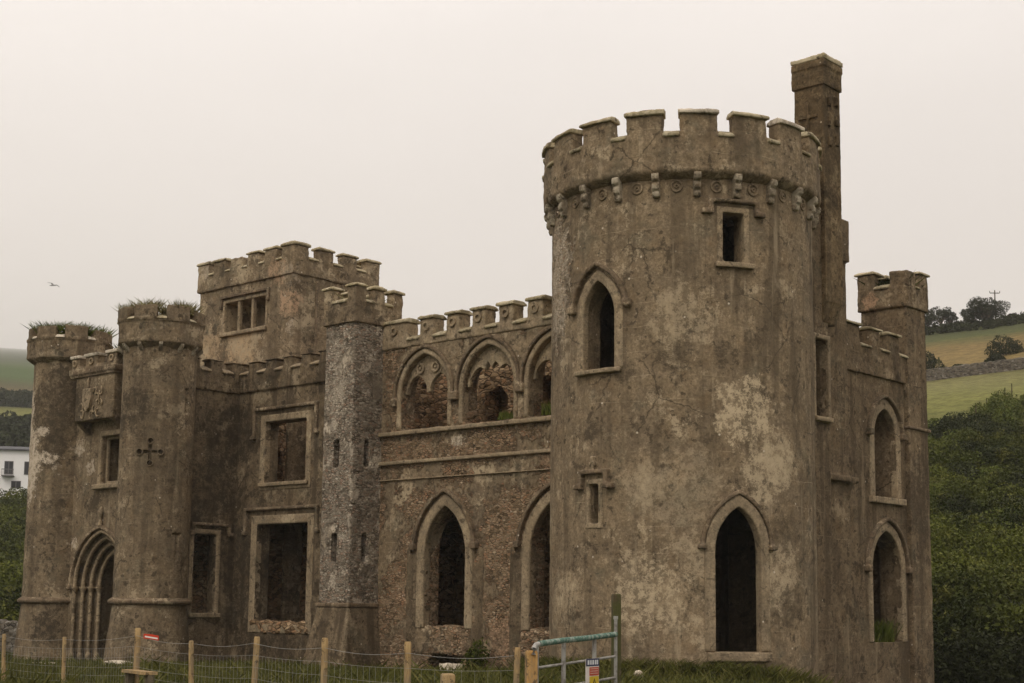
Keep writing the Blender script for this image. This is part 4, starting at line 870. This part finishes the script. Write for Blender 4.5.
# gate posts
def squarepost(px, d, w, zt, mat, label, name='gate_post', group=None, z0=None):
    p_ = P(px, d); gz = ground(p_.x, p_.y)-.3; bm = nb(); h = zt-gz; n_ = w/2
    r_ = Matrix.Rotation(HEAD+.2, 4, 'Z')
    for z_ in (0,):
        vv = [(r_ @ Vector((sx*n_, sy*n_, 0))) for sx, sy in ((-1, -1), (1, -1), (1, 1), (-1, 1))]
        lo = [bm.verts.new(k+Vector((p_.x, p_.y, gz))) for k in vv]; hi = [bm.verts.new(k+Vector((p_.x, p_.y, zt-.02))) for k in vv]; t3 = [bm.verts.new(k*.85+Vector((p_.x, p_.y, zt))) for k in vv]
        bm.faces.new(lo[::-1]); bm.faces.new(t3)
        for A_, B_ in ((lo, hi), (hi, t3)):
            for i in range(4): bm.faces.new((A_[i], A_[(i+1) % 4], B_[(i+1) % 4], B_[i]))
    bmesh.ops.bevel(bm, geom=[e_ for e_ in bm.edges], offset=.008, segments=1, affect='EDGES')
    o = finish(bm, name, M[mat]); tag(o, label, 'post', group); return o
squarepost(532.5, 17.0, .125, 1.21, 'post_orange', 'thick orange-brown squared post at the left end of the green-topped gate')
squarepost(617.5, 18.9, .105, 1.88, 'post_old', 'tall dark mossy post behind the right end of the gate')
squarepost(449, 14.8, .13, 1.04, 'post', 'short stout post in front of the white block', 'stub_post')
# gate
ga, gb = P(538, 17.0), P(617, 18.6)
gate = empty('metal_gate', (ga.x, ga.y, .1), 'galvanised field gate with a flaking green top rail', 'gate')
def gp_(t, z): k = ga+(gb-ga)*t; return (k.x, k.y, z)
zl, zr = 1.285, 1.375
bm = nb(); tube(bm, [gp_(.02, zl+.0), gp_(.3, zl+.03), gp_(.6, zl+.05), gp_(1, zr)], .034, 12); finish(bm, 'top_rail', M['green'], gate)
bm = nb(); tube(bm, [gp_(.03, zl), gp_(-.01, zl-.01), gp_(-.035, zl-.05), gp_(-.04, zl-.12)], .03, 10); finish(bm, 'rail_end', M['galv'], gate)
for dz in (.27, .53, .80, 1.05):
    bm = nb(); tube(bm, [gp_(0, zl-dz), gp_(1, zr-dz)], .016, 8); finish(bm, 'rail', M['galv'], gate)
for t in (.32, .71):
    bm = nb(); tube(bm, [gp_(t, zl+(zr-zl)*t-1.1), gp_(t, zl+(zr-zl)*t-.02)], .027, 10); finish(bm, 'upright', M['galv'], gate)
bm = nb(); tube(bm, [gp_(1.0, .2), gp_(1.0, 1.58)], .022, 10); tube(bm, [gp_(1.0, 1.56), gp_(1.0, 1.60)], .03, 8); finish(bm, 'end_stile', M['galv'], gate)
bm = nb(); tube(bm, [gp_(0.0, .2), gp_(0.0, zl)], .022, 10); finish(bm, 'end_stile', M['galv'], gate)
# safety sign on the gate
def flat(name, rgb, rough=.5):
    g_ = G(name); g_.b.inputs['Roughness'].default_value = rough; return g_.done(g_.mix(g_.rng(g_.noise(20, 5), .4, .7, 0, .35), rgb, tuple(c*.6 for c in rgb)))
t0, t1 = .555, .725; sn = (gb-ga).normalized(); out = Vector((sn.y, -sn.x, 0));
if out.dot(f0) > 0: out = -out
def S(u, z, d=0.): k = ga+(gb-ga)*(t0+(t1-t0)*u)+out*(.045+d); return Vector((k.x, k.y, 1.095-.45*(1-z)))
def panel(parent, name, mat, u0_, u1_, z0, z1, d, th=.002):
    bm = nb(); tbox(bm, S, u0_, u1_, z0, z1, d, d+th); return finish(bm, name, mat, parent, smooth=False)
sign = panel(None, 'safety_sign', flat('sign_white', (.75, .68, .62)), 0, 1, 0, 1, 0, .006)
tag(sign, 'small safety sign with dark header, red block and yellow symbol hung on the gate', 'sign')
panel(sign, 'header_panel', flat('sign_navy', (.045, .05, .10)), 0, 1, .80, 1, .007)
panel(sign, 'red_panel', flat('sign_red', (.50, .09, .05)), .26, .97, .55, .77, .007)
panel(sign, 'yellow_panel', flat('sign_yellow', (.62, .44, .04)), .26, .97, .17, .53, .007)
wl = flat('sign_letter_white', (.7, .7, .72))
for i, (u_, w_) in enumerate(((.10, .13), (.30, .10), (.46, .13), (.66, .10), (.80, .10))): panel(sign, 'letter', wl, u_, u_+w_, .84, .96, .010)
for z_ in (.60, .66, .72): panel(sign, 'text_line', flat('sign_pale', (.65, .45, .38)), .32, .90, z_, z_+.018, .010)
bm = nb(); prism(bm, S, [(.40, .22), (.84, .22), (.62, .48)], .010, .013); finish(bm, 'triangle_symbol', flat('sign_dark', (.12, .09, .02)), sign, smooth=False)
bm = nb(); prism(bm, S, [(.52, .26), (.72, .26), (.62, .40)], .014, .016); finish(bm, 'triangle_field', flat('sign_yellow_field', (.62, .44, .04)), sign, smooth=False)
# white block by the vault opening, stones in the grass
bm = nb(); k = P(452, 40.5); bx_ = bmesh.ops.create_cube(bm, size=1)
bmesh.ops.scale(bm, vec=(.3, .62, .36), verts=bm.verts); bmesh.ops.translate(bm, vec=(k.x, k.y, ground(k.x, k.y)+.14), verts=bm.verts)
o = finish(bm, 'stone_block', M['cap_white'], None, vox=.03, disp=.06, ds=.3); tag(o, 'pale block lying before the low vault opening', 'block')
for px, d, s, lb in ((118, 44, .55, 'flat pale slab in the grass before the entrance doorway'), (46, 46, .7, 'flat pale slab in the grass before the far gate tower'), (640, 35.5, .14, 'small white stone in the grass at the foot of the round tower')):
    k = P(px, d); bm = nb(); bmesh.ops.create_icosphere(bm, subdivisions=3, radius=1); bmesh.ops.scale(bm, vec=(s*.7, s, .09 if s > .2 else .1), verts=bm.verts)
    bmesh.ops.translate(bm, vec=(k.x, k.y, ground(k.x, k.y)+.10), verts=bm.verts); o = finish(bm, 'grass_stone', M['cap_white'], None, disp=.05, ds=.3); tag(o, lb, 'stone')

# ------------------------------------------------------------------ field walls
def dry_wall(path, h, w, label, mat='field_stone'):
    bm = nb(); P_ = [Vector((x, y, 0)) for x, y in path]
    for i in range(len(P_)-1):
        a_, b_ = P_[i], P_[i+1]; t = (b_-a_).normalized()*.05; n_ = Vector((-t.y, t.x, 0)).normalized()*w/2
        ring_ = []
        for k, gz in ((a_-t, ground(a_.x, a_.y)), (b_+t, ground(b_.x, b_.y))):
            ring_.append([bm.verts.new((k.x+s*n_.x*f, k.y+s*n_.y*f, z)) for s, f, z in ((-1, 1, gz-.3), (1, 1, gz-.3), (1, .7, gz+h), (-1, .7, gz+h))])
        A_, B_ = ring_
        bm.faces.new(A_); bm.faces.new(B_[::-1])
        for j in range(4): bm.faces.new((A_[j], B_[j], B_[(j+1) % 4], A_[(j+1) % 4]))
    o = finish(bm, 'field_wall', M[mat], None, vox=.09 if len(path) < 9 else .14, disp=.3, ds=.5, fine=.05); tag(o, label, 'wall'); return o
dry_wall([(31.3, 51.6), (31.6, 55), (31.8, 59), (31.5, 64)], 1.25, .6, 'low dark stone wall running off to the left of the far gate tower')
dry_wall([(166*math.cos(h), 166*math.sin(h)) for h in np.linspace(.36, .56, 12)], 1.25, 1.0, 'dry stone wall crossing the hillside field on the right')

# ------------------------------------------------------------------ white house on the left
def house():
    r = 200; c = Vector((r*math.cos(HEAD+math.atan(509/1476)), r*math.sin(HEAD+math.atan(509/1476)), 0))
    gz = 15.8; hd = HEAD+.33; o = empty('white_house', (c.x, c.y, gz), 'white rendered two-storey house with dark slate roof on the left slope', 'house', rz=hd-math.pi/2-.15)
    # local x to the right across the view, local -y towards the camera
    def part(name, mat, fn, parent=o, label=None):
        bm = nb(); fn(bm); bmesh.ops.recalc_face_normals(bm, faces=bm.faces); me = bpy.data.meshes.new(name); bm.to_mesh(me); bm.free(); me.materials.append(mat)
        q = bpy.data.objects.new(name, me); COL.objects.link(q); q.parent = parent; return q
    wm = flat('white_render', (.92, .91, .90), .9); sm = flat('roof_slate', (.10, .10, .105), .7); gm = flat('window_glass', (.05, .05, .055), .15); fm = flat('frame_grey', (.16, .15, .15))
    W = 5.6
    part('wall', wm, lambda b: box(b, -7, 5.2, 0, 7, -3, 5.3))
    def roof(b):
        v_ = [b.verts.new(p) for p in ((-7.3, -.4, 5.3), (5.5, -.4, 5.3), (5.5, 7.4, 5.3), (-7.3, 7.4, 5.3), (-7.3, 3.5, 6.0), (5.5, 3.5, 6.0), (-7.3, -.4, 5.15), (5.5, -.4, 5.15), (5.5, 7.4, 5.15), (-7.3, 7.4, 5.15))]
        for f in ((0, 1, 5, 4), (2, 3, 4, 5), (6, 7, 1, 0), (8, 9, 3, 2), (9, 8, 7, 6), (0, 4, 3), (1, 2, 5), (6, 0, 3, 9), (7, 8, 2, 1)): b.faces.new([v_[i] for i in f])
    part('roof', sm, roof)
    for (x_, z_, w_, h_) in ((.6, 2.9, 1.1, 1.7), (3.1, 2.9, 1.2, 1.7), (1.6, .75, 1.2, .95)):
        f_ = part('window', fm, lambda b: box(b, x_-w_/2, x_+w_/2, -.06, .05, z_-h_/2, z_+h_/2))
        for s in (-1, 1): part('pane', gm, lambda b: box(b, x_+s*w_*.24-w_*.19, x_+s*w_*.24+w_*.19, -.09, -.05, z_-h_/2+.1, z_+h_/2-.1), f_)
    def balc(b):
        box(b, -.15, 1.35, -.9, 0, 1.75, 1.88); box(b, -.15, 1.35, -.92, -.86, 2.6, 2.68)
        for k in range(9): box(b, -.14+k*.18, -.11+k*.18, -.9, -.87, 1.8, 2.65)
    part('balcony', fm, balc)
house()

# ------------------------------------------------------------------ bushes and trees
def polar(px, r): a = HEAD-math.atan((px-512)/1476); return r*math.cos(a), r*math.sin(a)
def thicket(name, spots, per, size, mat, label, seed):
    C_ = []; R_l = []; N_ = []
    for (px, r, rad) in spots:
        x, y = polar(px, r); C_.append((x, y, ground(x, y)+rad*.35)); R_l.append((rad, rad, rad*.85)); N_.append(int(per*rad*rad))
    V = leaves(C_, R_l, N_, size, seed); o = qobj(V, name, M[mat]); tag(o, label, 'shrubs', kind='stuff'); return o
rr_ = random.Random(3)
sp_ = []
for _ in range(260):
    r = rr_.uniform(59, 119) if rr_.random() < .8 else rr_.uniform(100, 113); px = rr_.uniform(890, 1075)
    if mnoise.noise(Vector((px*.03, r*.09, 2))) < -.12 and r > 75: continue
    sp_.append((px, r, rr_.uniform(1.0, 2.4)*(1.15 if r < 75 else .8 if r < 108 else .5)))
for _ in range(850):
    px = rr_.uniform(895, 1070); r = rr_.uniform(60, 117+(px-930)*.09); sp_.append((px, r, rr_.uniform(.3, .85)))
lt_ = []
for _ in range(420):
    px = rr_.uniform(895, 1070); r = rr_.uniform(66, 119+(px-930)*.09)
    if mnoise.noise(Vector((px*.02, r*.07, 7))) > -.02: lt_.append((px, r, rr_.uniform(.4, 1.3)))
dk_ = [(rr_.uniform(925, 1060), rr_.uniform(86, 113), rr_.uniform(.9, 1.9)) for _ in range(26)]
thicket('hillside_thicket', dk_, 700, .085, 'leaf_dark', 'rounder dark bushes standing above the scrub on the right slope', 27)
thicket('hillside_bracken', lt_, 520, .085, 'leaf_bright', 'bright olive bracken breaking up the scrub on the right slope', 26)
thicket('hillside_thicket', sp_, 760, .085, 'leaf', 'dense dark green scrub on the slope right of the castle', 21)
sp_ = [(rr_.uniform(880, 1080), rr_.uniform(57, 66), rr_.uniform(1.2, 2.2)) for _ in range(40)]
thicket('hillside_thicket', sp_, 900, .075, 'leaf_dark', 'darker scrub close behind the right corner of the castle', 22)
sp_ = []
for _ in range(150):
    r = rr_.uniform(72, 186); px = rr_.uniform(-60, 120); sp_.append((px, r, rr_.uniform(1.3, 2.8)))
thicket('slope_thicket', sp_, 380, .12, 'leaf', 'dark green scrub on the slope below the white house', 23)
sp_ = []
for r0_, n in ((235, 26), (275, 30), (305, 34), (328, 30), (448, 34), (475, 30)):
    for _ in range(n): sp_.append((rr_.uniform(-60, 130), r0_+rr_.gauss(0, 9), rr_.uniform(2.2, 4.2)))
thicket('far_hedges', sp_, 55, .42, 'leaf_dark', 'hedges and scrub between the fields behind the white house', 24)
# single bushes on the right hill
def bush(px, r, rad, label, mat='leaf_dark', seed=0, h=.8, group=None, dz=0):
    x, y = polar(px, r); z = ground(x, y)+dz; V = leaves([(x, y, z+rad*h*.6), (x+rad*.5, y-rad*.4, z+rad*h*.35), (x-rad*.5, y+rad*.4, z+rad*h*.35)], [(rad, rad, rad*h), (rad*.7, rad*.7, rad*h*.7), (rad*.7, rad*.7, rad*h*.7)], [1500, 800, 800], .11, seed)
    o = qobj(V, 'field_bush', M[mat], (x, y, z)); tag(o, label, 'bush', group); return o
bush(1012, 180, 1.9, 'dark bush just above the stone wall at the right edge of the hill', seed=1)
bush(1002, 172, 1.0, 'dark bush at the left foot of the larger one above the stone wall', seed=8)
bush(965, 170, .8, 'small low bush behind the middle of the hillside stone wall', seed=2)
bush(948, 170, .7, 'small low bush behind the left part of the hillside stone wall', seed=3)
bush(929, 176, 1.9, 'dark bush beside the castle corner turret above the stone wall', seed=4)
hl = [(rr_.uniform(915, 1045), 240+rr_.gauss(0, 3), rr_.uniform(.6, 1.3)) for _ in range(60)]
thicket('hilltop_hedge', hl, 160, .22, 'leaf_dark', 'hedge of low scrub along the hilltop under the trees', 31)
def tree(px, r, H, W, label, seed, lobes, lean=0.):
    x, y = polar(px, r); z = ground(x, y)-.2; rr = random.Random(seed)
    o = empty('hilltop_tree', (x, y, z), label, 'tree', 'trees on the hilltop skyline')
    side = Vector((math.sin(HEAD), -math.cos(HEAD), 0)); bm = nb()
    tube(bm, [(x, y, z), Vector((x, y, z+H*.25))+side*lean*.1, Vector((x, y, z+H*.5))+side*lean*.3], [.2, .15, .09], 8)
    C_ = []; R_l = []; N_ = []
    for k in range(lobes):
        a = rr.random()*math.tau; q = W*.34*math.sqrt(rr.random())*1.2; c = Vector((x, y, z+H*(.60+rr.uniform(-.16, .2))))+side*(q*math.cos(a)*1.15+lean*.5)+f0*q*math.sin(a)
        tube(bm, [Vector((x, y, z+H*.22)), (Vector((x, y, z+H*.4))*.6+c*.4), c], [.12, .08, .03], 6)
        R0 = W*rr.uniform(.15, .24); C_.append(tuple(c)); R_l.append((R0, R0, R0*.66)); N_.append(int(190*R0*R0)+60)
    finish(bm, 'trunk', M['bark'], o)
    V = leaves(C_, R_l, N_, .11, seed); c = qobj(V, 'crown', M['leaf_dark'], (x, y, z+H*.6)); link_parent(c, o); return o
tree(934, 243, 3.9, 5.2, 'left hilltop tree half hidden by the castle turret', 5, 12)
tree(947, 245, 4.0, 4.6, 'round hilltop tree right of the turret, middle of the left clump', 6, 11)
tree(956, 246, 3.0, 3.2, 'smaller hilltop tree at the right end of the left clump', 8, 8)
tree(993, 244, 4.6, 7.4, 'big spreading hilltop tree near the power pole', 7, 22, lean=.6)
tree(979, 243, 2.3, 3.0, 'low hilltop tree at the left foot of the big spreading one', 9, 7)
# power pole
x, y = polar(1003, 262); z = ground(x, y); pole = empty('power_pole', (x, y, z-.3), 'distant wooden power pole with crossarm on the hilltop', 'pole')
bm = nb(); tube(bm, [(x, y, z-.5), (x, y, z+5.6)], [.14, .1], 8); finish(bm, 'pole_shaft', M['post_old'], pole)
bm = nb(); s_ = r0*.8; tube(bm, [Vector((x, y, z+5.1))-s_, Vector((x, y, z+5.1))+s_], .08, 6); finish(bm, 'crossarm', M['post_old'], pole)
for s in (-.85, 0.01, .85):
    bm = nb(); k = Vector((x, y, z+5.15))+r0*s; tube(bm, [k, k+Vector((0, 0, .3))], [.07, .05], 6); finish(bm, 'insulator', M['post_old'], pole)
# posts on the slope
hf = empty('hillside_fence', (*polar(995, 126), ground(*polar(995, 126))), 'row of weathered posts along the edge of the hillside field', 'fence')
for px, r in ((980, 121), (984, 122), (991, 123.5), (999, 125.5), (1003, 126.5), (1010, 128), (1017, 130)):
    x, y = polar(px, r); z = ground(x, y); bm = nb(); tube(bm, [(x, y, z-.2), (x+.03, y, z+1.15)], [.06, .05], 7); finish(bm, 'fence_post', M['post_old'], hf)
x, y = polar(944, 172); z = ground(x, y); bm = nb(); tube(bm, [(x, y, z-.2), (x, y, z+1.7)], [.12, .1], 7); o = finish(bm, 'field_post', M['post_old']); tag(o, 'single dark post in the tan field above the stone wall', 'post')

# ------------------------------------------------------------------ gull
def gull():
    d = 70; a = HEAD-math.atan((56-512)/1476); a += .008; c = Vector((d*math.cos(a)*1.04, d*math.sin(a)*1.04, 1.7+d*.214*1.06-.85))
    bm = nb(); side = Vector((math.sin(a), -math.cos(a), 0)); F = Vector((math.cos(a+1.0), math.sin(a+1.0), 0)); tl = side*.96+Vector((0, 0, -.28))
    tube(bm, [c-F*.22, c-F*.15, c-F*.02, c+F*.1, c+F*.17, c+F*.22], [.008, .02, .035, .032, .02, .01], 8)
    for s, lift in ((-1, .03), (1, .03)):
        t = tl*s; sec = [(0, .05, .0), (.11, .045, .04+lift), (.21, .03, .02+lift), (.30, .008, -.02+lift)]; prev = None
        for q, ch, z_ in sec:
            k = c+t*q+Vector((0, 0, z_)); r_ = [bm.verts.new(k+F*ch), bm.verts.new(k+Vector((0, 0, .012))), bm.verts.new(k-F*ch), bm.verts.new(k-Vector((0, 0, .006)))]
            if prev: [bm.faces.new((prev[i], prev[(i+1) % 4], r_[(i+1) % 4], r_[i])) for i in range(4)]
            else: bm.faces.new(r_)
            prev = r_
        bm.faces.new(prev[::-1])
    o = finish(bm, 'flying_gull', flat('gull_grey', (.42, .41, .40))); tag(o, 'single gull gliding with spread wings in the pale sky', 'bird')
gull()

# ------------------------------------------------------------------ damp air
bm = nb(); box(bm, -7100, 7100, -7100, 7100, -4, 1160)
hz = bmobj(bm, 'haze'); hm = bpy.data.materials.new('haze'); hm.use_nodes = True; hn = hm.node_tree; hn.nodes.clear()
pv = hn.nodes.new('ShaderNodeVolumePrincipled'); pv.inputs['Color'].default_value = (.985, .975, .965, 1); pv.inputs['Density'].default_value = .00024
ho = hn.nodes.new('ShaderNodeOutputMaterial'); hn.links.new(pv.outputs[0], ho.inputs['Volume']); hz.data.materials.append(hm); tag(hz, 'thin damp air veiling the far hill', 'haze', kind='stuff')
